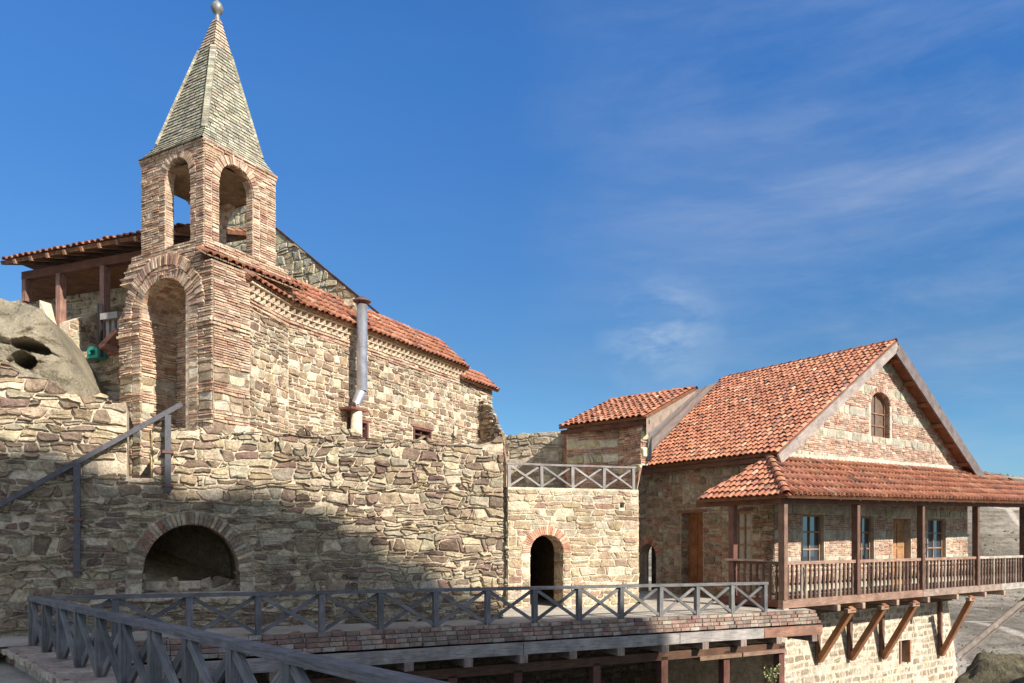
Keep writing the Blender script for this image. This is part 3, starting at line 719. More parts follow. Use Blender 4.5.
# little parapet and boards by the tower
mb = MB(); a = fP.hit(106, 320, -.1); b = fP.hit(123, 317, -.1); mb.box(fP, b[0], a[0], b[1]-.06, b[1]+.1, -.25, .08, W_GREY)
for i in range(3): u = lerp(b[0], a[0], (i+.4)/3); mb.box(fP, u-.05, u+.05, b[1]-.72, b[1]-.06, -.14, -.04, W_GREY)
mb.build('parapet', M_WD, po)
mb = MB(); a = fP.hit(104, 348, .1); b = fP.hit(121, 331, .1); mb.beam(fP.pt(a[0], a[1]-.02, .1), fP.pt(b[0], b[1], .1), .3, .12, (.38, .2, .14)); a = fP.hit(104, 345, .3); b = fP.hit(122, 352, .3); mb.beam(fP.pt(a[0], a[1], .3), fP.pt(b[0], b[1], .3), .14, .12, W_RED)
mb.build('gutter_board', M_WD2, po)
mb = MB(); a = fP.hit(101, 320, .0); b = fP.hit(101, 358, 0); mb.tube(fP.pt(a[0], a[1]+.4, .02), fP.pt(a[0], b[1], .02), .07, .07, (.03, .03, .03), 10); mb.build('downpipe', M_IRON, po)
# green lantern box
a = fP.hit(88, 358, .1); b = fP.hit(99, 349, .1); mb = MB(); cx = (a[0]+b[0])/2; w = abs(a[0]-b[0])/2
H = Hole(cx-w, cx+w, a[1], a[1]+.14, .14); lp = H.loop(10); lp = [lp[0], lp[1]]+lp[2:]
plate(mb, fP.off(.14), lp, [Hole(cx-w*.55, cx+w*.55, a[1]+.05, a[1]+.13, .06).loop(8)], .26, (1, 1, 1)); mb.box(fP, cx-w*.5, cx+w*.5, a[1]+.02, a[1]+.2, -.05, .02, (1, 1, 1)); mb.box(fP, cx-w-.02, cx+w+.02, a[1]-.03, a[1]+.005, -.13, .16, (1, 1, 1))
tag(mb.build('lantern_box', M_GREEN), 'small green rounded metal box on the wall top between the rock and the tower', 'box')
# ------------------------------------------------------------------ rock with slits (left)
def fbm(p, o=4): return sum(noise.noise(p*(2**i))/(2**i) for i in range(o))
fRk = Fr(tuple(at(50, 16.6)), (.96, .28, 0))
rk_out = interp(sorted([fRk.hit(x, y) for x, y in ((-140, 262), (-80, 268), (0, 290), (12, 292), (30, 300), (45, 318), (60, 345), (72, 365), (82, 385), (100, 402), (112, 412))]))
u0 = fRk.hit(-140, 300)[0]; u1 = fRk.hit(112, 410)[0]
s1 = [fRk.hit(9, 341), fRk.hit(48, 350)]; s2 = [fRk.hit(12, 353), fRk.hit(37, 366)]
mb = MB(); NU, NV = 240, 150; k = 0
for i in range(NU+1):
    u = lerp(u0, u1, i/NU); tz = rk_out(u)
    for j in range(NV+1):
        q = j/NV; v = lerp(3.2, tz, min(1, q/.8)); back = 0
        if q > .8: back = (q-.8)/.2
        n = -.9*(1-math.sqrt(max(0, 1-min(1, ((min(1, q/.8)-.45)/.56)**2 if q > .36 else 0))))-back*2.5
        p = fRk.pt(u, v, 0); n += fbm(p*.55, 4)*.35+fbm(p*2.1, 5)*.1+.05*abs(noise.noise(V3(p.x*2.2, p.y*2.2, p.z*7)))+.03*noise.noise(p*9)-.16*max(0, .18-abs(noise.noise(V3(p.x*.5, p.y*.5, p.z*1.6+5))))/.18-.1*max(0, .1-abs(noise.noise(p*.9+V3(9, 2, 4))))/.1
        if q <= .8:
            # overhanging brow and the two dark slits
            for (A, B, dep, h) in ((s1[0], s1[1], .8, .14), (s2[0], s2[1], 1.1, .17)):
                uc = (A[0]+B[0])/2; hu = (B[0]-A[0])/2; lv = lerp(A[1], B[1], (u-A[0])/(B[0]-A[0])) if dep < 1 else (A[1]+B[1])/2
                r = ((u-uc)/hu)**2+((v-lv)/h)**2
                if r < 1: n -= dep*(1-r*r)**.5 if True else 0
                elif r < 3 and v > lv: n += .07*(3-r)
        mb.v.append(fRk.pt(u, v+(.06*fbm(p*1.3, 3) if q < .8 else 0), n))
for i in range(NU):
    for j in range(NV):
        a = i*(NV+1)+j; mb.face([a, a+NV+1, a+NV+2, a+1], (1, 1, 1), None, False)
struct('rock_outcrop', mb, M_ROCK)
# ------------------------------------------------------------------ metal handrail on the wall
fH = fM.off(.16); A = [fH.hit(-8, 509), fH.hit(77, 462), fH.hit(168, 413), fH.hit(182, 404)]
hr = thing('metal_handrail', 'sloping dark metal handrail on two posts fixed to the wall left of the arch', 'handrail', tuple(fH.pt(*A[1])))
mb = MB(); mb.beam(fH.pt(*A[0]), fH.pt(A[1][0], A[1][1]), .07, .09, (1, 1, 1)); mb.beam(fH.pt(*A[1]), fH.pt(*A[3]), .07, .09, (1, 1, 1)); mb.build('rail', M_IRON, hr)
for px, y0, y1 in ((77, 577, 464), (168, 492, 415)):
    a = fH.hit(px, y0); b = fH.hit(px, y1); mb = MB(); mb.box(fH, a[0]-.055, a[0]+.055, a[1], b[1], -.05, .05, (1, 1, 1)); p = mb.build('post', M_IRON, hr)
    for z in (a[1]+.1, (a[1]+b[1])/2):
        mb = MB(); mb.box(fH, a[0]-.1, a[0]+.1, z, z+.05, -.2, .07, (1, 1, 1)); mb.build('clamp', mat_plain('rusty_clamp', (.16, .08, .06), .8), p)
# ------------------------------------------------------------------ X railings
def railing(name, label, O, D, n, step, RH, cols, zf, pw=.11, pd=.11, tw=.13, th=.07, bw=.035, bd=.07, grp=None, endpost=True, bolt=0):
    t = thing(name, label, 'railing', (O.x, O.y, zf(0)), grp)
    D = D.normalized(); Nn = V3(D.y, -D.x)
    def P(s, z, n=0): return V3(O.x, O.y, 0)+D*s+Nn*n+V3(0, 0, zf(s)+z)
    L = n*step; wb_ = [R.uniform(-.012, .012) for _ in range(40)]
    for i in range(n+(1 if endpost else 0)):
        mb = MB(); s = i*step+R.uniform(-.012, .012); l = R.uniform(-.012, .012)
        mb.beam(P(s, 0), P(s+l, RH-th), pw*R.uniform(.94, 1.06), pd, wv(cols, .18), up=tuple(D)); mb.build('post', M_WD, t)
    for i in range(n):
        for q in (0, 1):
            mb = MB(); a, b = i*step+pw*.5, (i+1)*step-pw*.5
            z0, z1 = (.05, RH-th-.02) if q == 0 else (RH-th-.02, .05)
            mb.beam(P(a, z0, (q-.5)*bw*1.1), P(b, z1, (q-.5)*bw*1.1), bw, bd, wv(cols, .32), up=(0, 0, 1)); mb.build('brace', M_WD, t)
    seg = 3; i = 0
    while i < n:
        m = min(seg, n-i); mb = MB(); mb.beam(P(i*step-(.08 if i == 0 else 0), RH-th/2+R.uniform(-.004, .004)), P((i+m)*step+(.07 if i+m == n else -.004), RH-th/2), tw, th, wv(cols, .1), wob=.006); mb.build('handrail', M_WD, t); i += m
    return t
RLen = 16.55
def zfar(s): return zt((RC+RD*s).x)+.0
railing('cross_braced_railing', 'long weathered bluish timber railing with X braces along the far edge of the terrace', RC, RD, 14, RLen/14, .8, (.16, .155, .155), zfar)
railing('cross_braced_railing', 'nearest timber railing with X braces, sloping down to the bottom of the picture', RC, KD, 13, 1.04, .8, (.15, .145, .14), lambda s: .0125*s, pw=.12, pd=.11, tw=.14, th=.07, bw=.045, bd=.1, endpost=True)
# ------------------------------------------------------------------ timber terrace edge (brick face, fascia beam, joists, props)
fE = Fr((RC.x, RC.y, 0), tuple(RD)).off(.12); Lst = 18.35
dk = thing('terrace_edge', 'brick edged terrace deck resting on a long pale beam, round joists and dark posts', 'terrace', (RC.x, RC.y, -.2))
mb = MB(); NS = 24
for i in range(NS):
    a, b = lerp(-.3, Lst, i/NS), lerp(-.3, Lst, (i+1)/NS); x = (RC+RD*a).x; z = zt(x)
    for r in range(4):
        zz = z-.002-(r+1)*.088; o = .13*(r % 2); u = a
        while u < b-.01:
            w = min(R.uniform(.2, .3), b-u); mb.box(fE, u+.008, u+w-.008, zz+.012, zz+.082, -.35, .015+.06*r+R.uniform(-.02, .02), pick([(.25, .175, .145), (.21, .145, .12), (.3, .23, .185), (.27, .245, .21), (.2, .125, .105), (.17, .14, .12)])); u += w
        mb.box(fE, a, b, zz, zz+.085, -.4, -.0+.06*r-.03, (.2, .17, .14))
mb.build('brick_edge', M_BR, dk)
segs = [(-.3, 4.2), (4.2, 8.9), (8.9, 13.2), (13.2, 16.0), (16.0, Lst-.15)]
for k_, (a, b) in enumerate(segs):
    mb = MB(); za = zt((RC+RD*a).x)-.36; zb_ = zt((RC+RD*b).x)-.36; mb.beam(fE.pt(a+.01, za-.13, .33), fE.pt(b-.01, zb_-.13, .33), .1, .25, wv(W_PALE if k_ < 4 else (.25, .14, .1), .06), wob=.008); mb.build('fascia_beam', M_WD, dk)
for i in range(15):
    u = -.1+i*1.28; z = zt((RC+RD*u).x)-.36-.25-.09; mb = MB(); mb.beam(fE.pt(u, z, .42+R.uniform(-.04, .04)), fE.pt(u+.1, z, -2.5), .19, .17, wv((.27, .21, .17))); mb.build('joist', M_WD, dk)
mb = MB(); mb.beam(fE.pt(-.3, -.96, .02), fE.pt(Lst-1.3, -1.12, .02), .2, .2, W_DK); mb.build('bearer', M_WD2, dk)
for px in (390, 451, 516, 594.7, 662, 724, 779):
    a = fE.hit(px, 660, .02); mb = MB(); mb.box(fE, a[0]-.1, a[0]+.1, -4, -1.1, -.08, .12, wv((.13, .06, .045))); mb.build('post', M_WD2, dk)
for a, b in ((14.0, 15.4), (15.45, 17.0)):
    mb = MB(); mb.box(fE, a, b, -1.27, -1.17, -.1, .2, wv((.22, .14, .1))); mb.build('lintel', M_WD2, dk)
mb = MB(); mb.poly([fE.pt(-.3, -.4, .2), fE.pt(Lst-.2, -.62, .2), fE.pt(Lst-.2, -.62, -7), fE.pt(-.3, -.4, -4)], (.15, .1, .07)); mb.build('deck_boards', M_WD2, dk)
# store room under the terrace, wall colours darkened to stand for its shade
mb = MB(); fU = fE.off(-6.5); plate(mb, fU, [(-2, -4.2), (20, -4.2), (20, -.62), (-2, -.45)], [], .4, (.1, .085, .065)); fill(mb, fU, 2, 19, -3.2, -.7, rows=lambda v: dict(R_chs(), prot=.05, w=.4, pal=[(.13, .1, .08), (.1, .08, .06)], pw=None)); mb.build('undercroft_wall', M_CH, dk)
# ------------------------------------------------------------------ grounds
mb = MB()
pts = [RC+RD*-.35, RC+RD*Lst, RC+RD*Lst+V3(-.2, 3.2), V3(9.2, 25.4), V3(3, 30), V3(-2, 24)] + [fM.pt(5.0, 0, -3), fM.pt(-6, 0, -3), V3(-20, 12), V3(-20, 9), V3(-8.6, 11.6)]
P = [(p.x, p.y) for p in pts]; tri = tessellate_polygon([[Vector((x, y, 0)) for x, y in P]]); b = len(mb.v)
mb.v.extend(V3(x, y, zt(x)+.004) for x, y in P)
for t3 in tri: mb.face([b+i for i in t3], (1, 1, 1))
struct('terrace_floor', mb, M_FLOOR)
mb = MB(); ng = 60
for i in range(ng+1):
    for j in range(ng+1):
        s = lerp(-9, 16, i/ng); w = lerp(.30, 16, (j/ng)**1.6); p = RC+KD*s+KN*w
        mb.v.append(V3(p.x, p.y, -.27+.03*fbm(V3(p.x, p.y, 0)*1.5, 3)+ (0.01*s if s > 0 else 0)))
for i in range(ng):
    for j in range(ng): a = i*(ng+1)+j; mb.face([a, a+1, a+ng+2, a+ng+1], (1, 1, 1), None, True)
struct('path', mb, M_PATH)
fKb = Fr(tuple(RC), tuple(KD), tuple(KN)); mb = MB()
for i in range(44):
    a = -.45+i*.32; z = .0125*max(0, a)
    mb.box(fKb, a, a+.315, -.7, z-.1, -.3, .3+R.uniform(-.01, .01), wv((.42, .38, .31), .08))
    mb.box(fKb, a+R.uniform(0, .01), a+.3, z-.1, z-.03, -.33, .4+R.uniform(-.02, .03), wv((.44, .38, .3), .1)); mb.box(fKb, a+.01, a+.3, z-.032, z-.004, -.35, .34+R.uniform(-.04, .04), wv((.34, .28, .235), .15))
    mb.box(fKb, a, a+.32, -4, -.69, -.2, .2, (.35, .3, .24))
tag(mb.build('railing_kerb', M_ST), 'low worn kerb of brick and plaster under the nearest railing', 'kerb')
# terrain with valley and the far hillside
mb = MB(); NX, NY = 150, 170
def th_(x, y):
    near = -4.1-16.5*min(1, max(0, (math.hypot(x-8, y-20)-16)/75))**.8 if (y > 26 or x > 14) else -4.1
    n3 = fbm(V3(x, y, 0)*.006, 5); hx = 0
    t = max(0, (y-210+.10*x+40*n3)/260); rise = 58*(t*t*(3-2*t) if t < 1 else 1)
    h = near+rise+n3*5*min(1, max(0, (y-60)/120))
    r2 = abs(noise.noise(V3(x*.03+.5*n3, y*.008, 2)))
    h += (1.8*fbm(V3(x, y, 3)*.03, 4)-5*r2*min(1, t*3))*min(1, max(0, (y-70)/100))
    b_ = math.sin((h+3*n3)*.55)
    h += .9*b_*min(1, t*2)
    return h
for j in range(NY+1):
    y = -45+(j/NY)**2.1*1150
    for i in range(NX+1):
        x = lerp(-1, 1, i/NX)*(90+y*.95)+ (60+y*.25)*.3; mb.v.append(V3(x, y, th_(x, y)))
for j in range(NY):
    for i in range(NX): a = j*(NX+1)+i; mb.face([a, a+1, a+NX+2, a+NX+1], (1, 1, 1), None, True)
def mat_hill():
    m, nt, b = base_mat('dry_hillside', .97, .05); L = nt.links; P = geo_pos(nt)
    n1 = noise_n(nt, P, .018, 8, .6); n2 = noise_n(nt, P, .35, 8, .7)
    mp = nt.nodes.new('ShaderNodeMapping'); mp.inputs['Scale'].default_value = (.05, .05, .9); L.new(P, mp.inputs[0]); n3 = noise_n(nt, mp.outputs[0], 1.0, 6, .65)
    c = ramp(nt, n1, .38, (.19, .165, .135), .62, (.285, .245, .205))
    c = mixc(nt, 'MULTIPLY', .9, c, ramp(nt, n2, .35, (.68, .7, .68), .66, (1.2, 1.2, 1.18)))
    c = mixc(nt, 'MULTIPLY', .7, c, ramp(nt, n3, .4, (.62, .62, .6), .56, (1.12, 1.12, 1.12)))
    w = N(nt, 'ShaderNodeTexVoronoi'); w.feature = 'DISTANCE_TO_EDGE'; w.inputs['Scale'].default_value = .016
    wm = mixc(nt, 'MIX', .03, P, nt.nodes.new('ShaderNodeTexNoise').outputs['Color']); L.new(P, w.inputs['Vector'])
    tr = ramp(nt, w.outputs['Distance'], .012, (.75, .75, .75), .03, (0, 0, 0)); c = mixc(nt, 'MIX', tr, c, (.48, .42, .35))
    L.new(c, b.inputs['Base Color']); bp = N(nt, 'ShaderNodeBump'); bp.inputs['Strength'].default_value = .8; bp.inputs['Distance'].default_value = 1.5
    L.new(mathn(nt, 'ADD', n2, n3), bp.inputs['Height']); L.new(bp.outputs[0], b.inputs['Normal']); return m
struct('terrain', mb, mat_hill())
mb = MB()
for i in range(3800):
    y = R.uniform(90, 620); x = y*R.uniform(.5, .75); 
    if noise.noise(V3(x*.02, y*.02, 7)) < R.uniform(-.35, .4): continue
    z = th_(x, y); r = R.uniform(.15, .5)*(1+y/600); c = wv((.13, .12, .08), .3)
    P = [V3(x+r*R.uniform(.6, 1.2)*math.cos(a), y+r*R.uniform(.6, 1.2)*math.sin(a), z-.3) for a in (0, 1.3, 2.5, 3.8, 5.0)]; t_ = V3(x+R.uniform(-.3, .3)*r, y, z+r*R.uniform(.5, .9))
    for k in range(5): mb.poly([P[k], P[(k+1) % 5], t_], c)
struct('scrub', mb, M_BR, 'stuff', 'low dry scrub dotted over the far hillside')
# ------------------------------------------------------------------ annex with the arched doorway
A0 = at(508, 20.3); A1 = at(638.5, 21.5); fA = Fr(tuple(A0), tuple((A1-A0))); LA = (A1-A0).length; zA = 3.14
an = thing('doorway_block', 'square stone block with an arched doorway and a railed flat roof', 'building', tuple(A0))
h0 = fA.hit(530, 560); h1 = fA.hit(563.5, 560); sp0 = fA.hit(547, 551)[1]; tp0 = fA.hit(547, 534.5)[1]
HD = Hole(h0[0], h1[0], -.4, sp0, tp0-sp0); pq = fA.hit(620, 503); HQ = Hole(pq[0], pq[0]+.13, pq[1]-.13, pq[1])
mb = MB(); PA = [(.4, .33, .235), (.36, .285, .19), (.3, .23, .16), (.44, .37, .27), (.3, .2, .15), (.38, .34, .26)]
plate(mb, fA, [(0, -.6), (LA, -.6), (LA, zA), (0, zA)], [HD.loop(16), HQ.loop()], .7, MORT_P)
RA = lambda v: dict(R_rub(), w=.36, h=.19, hj=.3, pal=PA, pw=[5, 4, 3, 4, 1.5, 3], prot=.022, gap=.032, wob=.035, miss=.04)
fill(mb, fA, 0, LA, -.3, zA-.02, [HD.grow(.22), HQ.grow(.02)], RA)
for a_, b_ in ((h0[0]-.22, h0[0]), (h1[0], h1[0]+.22)): fill(mb, fA, a_, b_, -.3, sp0-.02, [], RA)
aL = at(488, 22.6); fAL = Fr(tuple(A0), tuple(aL-A0), (-1, -.1, 0)); ll = (aL-A0).length
plate(mb, fAL, [(0.01, -.6), (ll, -.6), (ll, zA), (0.01, zA)], [], .02, (.42, .34, .22)); fill(mb, fAL, 0, ll, -.3, zA, rows=R_rub)
fAR = Fr(tuple(A1), (-.1, 1, 0), (1, .1, 0)); plate(mb, fAR, [(0.01, -.6), (5, -.6), (5, zA), (0.01, zA)], [], .02, MORT_P); fill(mb, fAR, 0, 5, -.3, zA, rows=RA)
jambs(mb, fA, HD, .7, RA)
mb.poly([fA.pt(0, zA, 0), fA.pt(LA, zA, 0), fA.pt(LA, zA, -5.5), fA.pt(-1.6, zA, -5.5)], (.4, .35, .27)); mb.build('wall', M_ST, an)
mb = MB(); voussoirs(mb, fA, (h0[0]+h1[0])/2, sp0, (h1[0]-h0[0])/2, HD.rise, .22, -.08, math.pi+.08, 33, .02, [(.44, .22, .15), (.5, .3, .21), (.38, .18, .12), (.5, .42, .32)])
soffit(mb, fA, HD, .7, PAL_BRK, W_BRK, 3, 14); mb.build('arch_ring', M_BR, an)
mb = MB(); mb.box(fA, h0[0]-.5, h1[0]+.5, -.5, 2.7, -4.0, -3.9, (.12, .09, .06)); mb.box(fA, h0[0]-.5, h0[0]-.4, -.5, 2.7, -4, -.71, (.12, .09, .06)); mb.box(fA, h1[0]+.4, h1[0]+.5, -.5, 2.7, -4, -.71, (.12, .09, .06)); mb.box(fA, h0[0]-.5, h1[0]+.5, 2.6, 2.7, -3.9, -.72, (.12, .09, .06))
mb.build('passage', M_ST, an)
u0 = fA.hit(510, 480)[0]; u1 = fA.hit(635, 480)[0]
railing('cross_braced_railing', 'short grey timber railing with X braces on the flat roof of the arched doorway block', fA.pt(u0, 0, -.1), fA.U, 4, (u1-u0)/4, .66, (.27, .25, .23), lambda s: zA, pw=.085, pd=.085, tw=.1, th=.055, bw=.03, bd=.05)
# back wall behind
fB = Fr(tuple(at(494, 26.5)), tuple(at(575, 25.6)-at(494, 26.5))); bt = interp(sorted(fB.hit(x, y) for x, y in ((480, 440), (496, 430), (505, 437), (520, 434), (567, 431), (590, 430))))
mb = MB(); plate(mb, fB, [(-3, 2), (4, 2), (4, bt(4))]+[(lerp(4, -3, i/20), bt(lerp(4, -3, i/20))) for i in range(1, 21)], [], .6, (.42, .38, .3))
fill(mb, fB, -2.5, 4, 2.5, lambda u: bt(u)+.04*math.sin(u*13), rows=lambda v: dict(R_rub(), pal=[(.36, .34, .28), (.32, .28, .22), (.42, .38, .3), (.27, .24, .19)], pw=None, w=.34, h=.2, prot=.05))
tag(mb.build('back_wall', M_ST), 'plain grey rubble wall rising behind the roof railing beside the brick room', 'wall')
# ragged buttress at the end of the retaining wall
mb = MB(); fr_ = Fr(tuple(at(486, 24.8)), tuple(at(507, 23.8)-at(486, 24.8))); lb = (at(507, 23.8)-at(486, 24.8)).length; 
bt2 = interp(sorted(fr_.hit(x, y) for x, y in ((480, 400), (489, 404), (494, 410), (499, 424), (505, 436), (509, 460), (510, 520))))
plate(mb, fr_, [(-.4, -.5), (lb+.1, -.5), (lb+.1, bt2(lb)-.3)]+[(lerp(lb, -.4, i/10), bt2(lerp(lb, -.4, i/10))-.3) for i in range(1, 11)], [], .02, (.36, .3, .2)); fill(mb, fr_, -.4, lb+.25, -.5, lambda u: bt2(u)+.03, rows=lambda v: dict(R_rub(), w=.3, h=.18, prot=.08))
pass
tag(mb.build('buttress', M_ST), 'ragged narrow stone buttress in the gap between the chapel corner and the doorway block', 'wall')
# ------------------------------------------------------------------ small brick room with lean-to roof
Ra = V3(1.58, 24.5); Rb = V3(3.98, 22.4); rd = (Rb-Ra).normalized(); rp = V3(-rd.y, rd.x); rz = 5.35
rm = thing('brick_room', 'little brick room with its own orange tiled roof on top of the doorway block', 'building', tuple(Ra))
f1 = Fr(tuple(at(567, 24.5)), tuple(at(619, 23.7)-at(567, 24.5))); l1 = (at(619, 23.7)-at(567, 24.5)).length
f2 = Fr(tuple(at(619, 23.7)), tuple(at(641.5, 22.6)-at(619, 23.7))); l2 = (at(641.5, 22.6)-at(619, 23.7)).length
f3 = Fr(tuple(at(641.5, 22.6)), tuple(at(648, 22.7)-at(641.5, 22.6))); l3 = (at(648, 22.7)-at(641.5, 22.6)).length
mb = MB(); RBm = lambda v: (dict(R_brr(), w=.3, h=.068, prot=.035, gap=.028, pal=[(.33, .17, .12), (.29, .15, .11), (.37, .22, .16), (.4, .27, .2)], pw=None, miss=.07) if R.random() < .94 else dict(R_rub(), h=.26, w=.4, pal=[(.46, .42, .28), (.5, .46, .36)], pw=None, split=0))
for f, l in ((f1, l1), (f2, l2), (f3, l3)):
    lo = 2.9 if f is not f3 else 3.95
    if f is f2:
        bo2 = lambda u, l=l: lerp(2.9, 3.9, max(0, (u-l*.7)/(l*.3)))
        plate(mb, f, [(0, 2.9), (l*.7, 2.9), (l, 3.9), (l, 5.5), (0, 5.5)], [], .02, (.56, .49, .4)); fill(mb, f, 0, l, 3.0, 5.5, [], RBm, bot=bo2)
    else: plate(mb, f, [(0, lo), (l, lo), (l, 5.5), (0, 5.5)], [], .05, (.56, .49, .4)); fill(mb, f, 0, l, lo+.05, 5.5, [], RBm)
fl_ = Fr(tuple(at(567, 24.5)+V3(0, .02)), (0, 1, 0), (-1, 0, 0)); plate(mb, fl_, [(0, 2.9), (2.5, 2.9), (2.5, 5.6), (0, 5.2)], [], .3, (.5, .43, .34)); fill(mb, fl_, 0, 2.5, 3.1, lambda u: 5.2+u*.16, [], RBm)
mb.build('wall', M_BR, rm)
e0 = Ra-rp*.12-rd*.0+V3(0, 0, rz); e1 = Rb-rp*.12+rd*.05+V3(0, 0, rz); upR = rp*.92+V3(0, 0, .39); sl = 3.3
mb = MB(); tiles(mb, e0, rd, upR, [e0, e1, e1+upR*sl, e0+upR*sl], sp=.21, ex=.3, under=.08); ridge_tiles(mb, e0+upR*sl, e1+upR*sl); mb.build('roof', M_TILE, rm)
mb = MB(); mb.beam(e0+V3(0, 0, -.16)+rp*.15, e1+V3(0, 0, -.16)+rp*.15, .1, .12, W_RED); mb.build('eave_beam', M_WD2, rm)
# ------------------------------------------------------------------ house
hs = thing('gabled_house', 'stone and brick house with a steep orange tiled gable roof and an arched attic window', 'house', tuple(H0))
fS = Fr(tuple(H0), tuple(dS), tuple(-dF)); fF = Fr(tuple(H0), tuple(dF), tuple(-dS))
t_ap, t_end = 6.75, 13.6; ez_ = 4.36; zr = 8.72; WH = 12.75; ua = t_ap-.4
LS = 6.3; pitch = (zr-ez_)/t_ap
gt = lambda u: min(zr-.2-pitch*abs(u-ua), 9)
def hh(fr, p, q): a = fr.hit(*p); b = fr.hit(*q); return a, b
# front wall openings
ops = []
def rect(fr, px0, px1, y0, y1):
    a = fr.hit(px0, y0); b = fr.hit(px1, y1); return Hole(min(a[0], b[0]), max(a[0], b[0]), min(a[1], b[1]), max(a[1], b[1]))
F1 = rect(fF, 803, 824, 511, 572); F2 = rect(fF, 857, 874, 513, 570); FD = rect(fF, 893, 911, 517, 600); F3 = rect(fF, 928, 946, 514, 568)
for h in (F1, F2, F3): h.vb = .85; h.vs = 2.55
FD.vb = -.02; FD.vs = 2.5
ga_ = fF.hit(871, 436); gb_ = fF.hit(890, 436); gs = fF.hit(880, 404)[1]; gtp = fF.hit(880, 392)[1]
GA = Hole(ga_[0], gb_[0], ga_[1], gs, gtp-gs)
PG = dict(kind='s', h=.3, hj=.12, w=.42, wj=.35, wob=.012, gap=.03, slant=.01, prot=.02, pal=PAL_GRN, miss=.0)
PF = [(.37, .24, .175), (.32, .19, .14), (.4, .3, .235), (.37, .29, .23), (.28, .16, .12)]
state = {'n': 0}
def R_gab(v):
    state['n'] += 1; q = state['n'] % 9
    if q in (5,): return dict(PG)
    return dict(R_brr(), h=.068, prot=.018, gap=.022, w=.27, pal=PF, pw=None)
mb = MB()
gout = [(0, -.3), (WH, -.3), (WH, gt(WH)), (ua, gt(ua)), (0, gt(0))]
plate(mb, fF, gout, [GA.loop(14)]+[h.loop() for h in (F1, F2, FD, F3)], .45, (.42, .37, .3))
fill(mb, fF, 0, WH, -.2, gt, [GA.grow(.14)]+[h.grow(.04) for h in (F1, F2, FD, F3)], R_gab)
mb.hexa([fF.pt(.05, 4.2, -.05), fF.pt(.05, 4.42, -.05), fF.pt(.05, 4.42, .06), fF.pt(.05, 4.2, .06), fF.pt(WH-.1, 4.45, -.05), fF.pt(WH-.1, 4.68, -.05), fF.pt(WH-.1, 4.68, .06), fF.pt(WH-.1, 4.45, .06)], (.42, .39, .33))
jambs(mb, fF, GA, .3, R_gab)
mb.build('front_wall', M_BR, hs)
mb = MB(); voussoirs(mb, fF, (GA.u0+GA.u1)/2, GA.vs, (GA.u1-GA.u0)/2, GA.rise, .17, 0, math.pi, 19, .02, PF); soffit(mb, fF, GA, .3, PF, None, 2, 12); mb.build('attic_arch', M_BR, hs)
# side wall: red-brown brick and stone, palette darkened to deepen its shade
SD = rect(fS, 681, 703, 513, 600); SD.vb = -.2; SW = rect(fS, 735, 751, 512, 562); SA = Hole(fS.hit(656, 560)[0], fS.hit(640, 560)[0], -.3, fS.hit(648, 556)[1], .45)
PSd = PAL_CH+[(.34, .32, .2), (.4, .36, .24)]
state2 = {'n': 0}
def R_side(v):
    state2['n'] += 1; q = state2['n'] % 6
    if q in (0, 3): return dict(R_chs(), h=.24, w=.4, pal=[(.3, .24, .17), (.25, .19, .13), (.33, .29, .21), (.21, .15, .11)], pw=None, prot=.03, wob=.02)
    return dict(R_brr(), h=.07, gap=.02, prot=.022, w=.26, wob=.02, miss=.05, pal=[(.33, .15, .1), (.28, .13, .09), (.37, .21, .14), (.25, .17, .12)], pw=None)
mb = MB(); plate(mb, fS, [(0, -.5), (LS, -.5), (LS, 4.4), (0, 4.4)], [SD.loop(), SW.loop(), SA.loop(12)], .45, (.33, .27, .2)); _c = [0, 1.1, 2.0, 2.9, 3.7, 4.6, LS]
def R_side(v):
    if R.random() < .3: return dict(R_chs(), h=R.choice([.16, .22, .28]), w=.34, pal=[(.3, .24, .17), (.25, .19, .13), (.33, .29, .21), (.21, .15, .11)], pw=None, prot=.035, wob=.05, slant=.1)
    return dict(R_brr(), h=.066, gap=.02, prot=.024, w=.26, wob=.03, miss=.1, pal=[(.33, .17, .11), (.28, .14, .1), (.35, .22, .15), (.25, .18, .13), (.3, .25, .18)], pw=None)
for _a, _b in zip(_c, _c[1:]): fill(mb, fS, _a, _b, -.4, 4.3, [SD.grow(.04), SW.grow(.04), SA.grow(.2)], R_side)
fr3 = Fr(fF.pt(WH, 0, 0), tuple(dS), tuple(dF)); mb2 = MB(); plate(mb2, fr3, [(0, -.25), (8, -.25), (8, 4.4), (0, 4.4)], [], .4, (.5, .44, .34)); mb2.build('side_wall', M_CH, hs)
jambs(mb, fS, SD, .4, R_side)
mb.build('side_wall', M_CH, hs)
mb = MB(); voussoirs(mb, fS, (SA.u0+SA.u1)/2, SA.vs, (SA.u1-SA.u0)/2, SA.rise, .2, 0, math.pi, 17, .02, PAL_BRR, W_BRR)
mb.build('side_arch', M_BR, hs)
mb = MB(); mb.box(fS, SA.u0-.1, SA.u1+.1, -.3, 2.6, -.8, -.7, (.06, .05, .04)); mb.box(fS, SD.u0-.1, SD.u1+.1, -.3, 2.8, -.95, -.9, (.05, .04, .03)); mb.build('dark_opening', M_ST, hs)
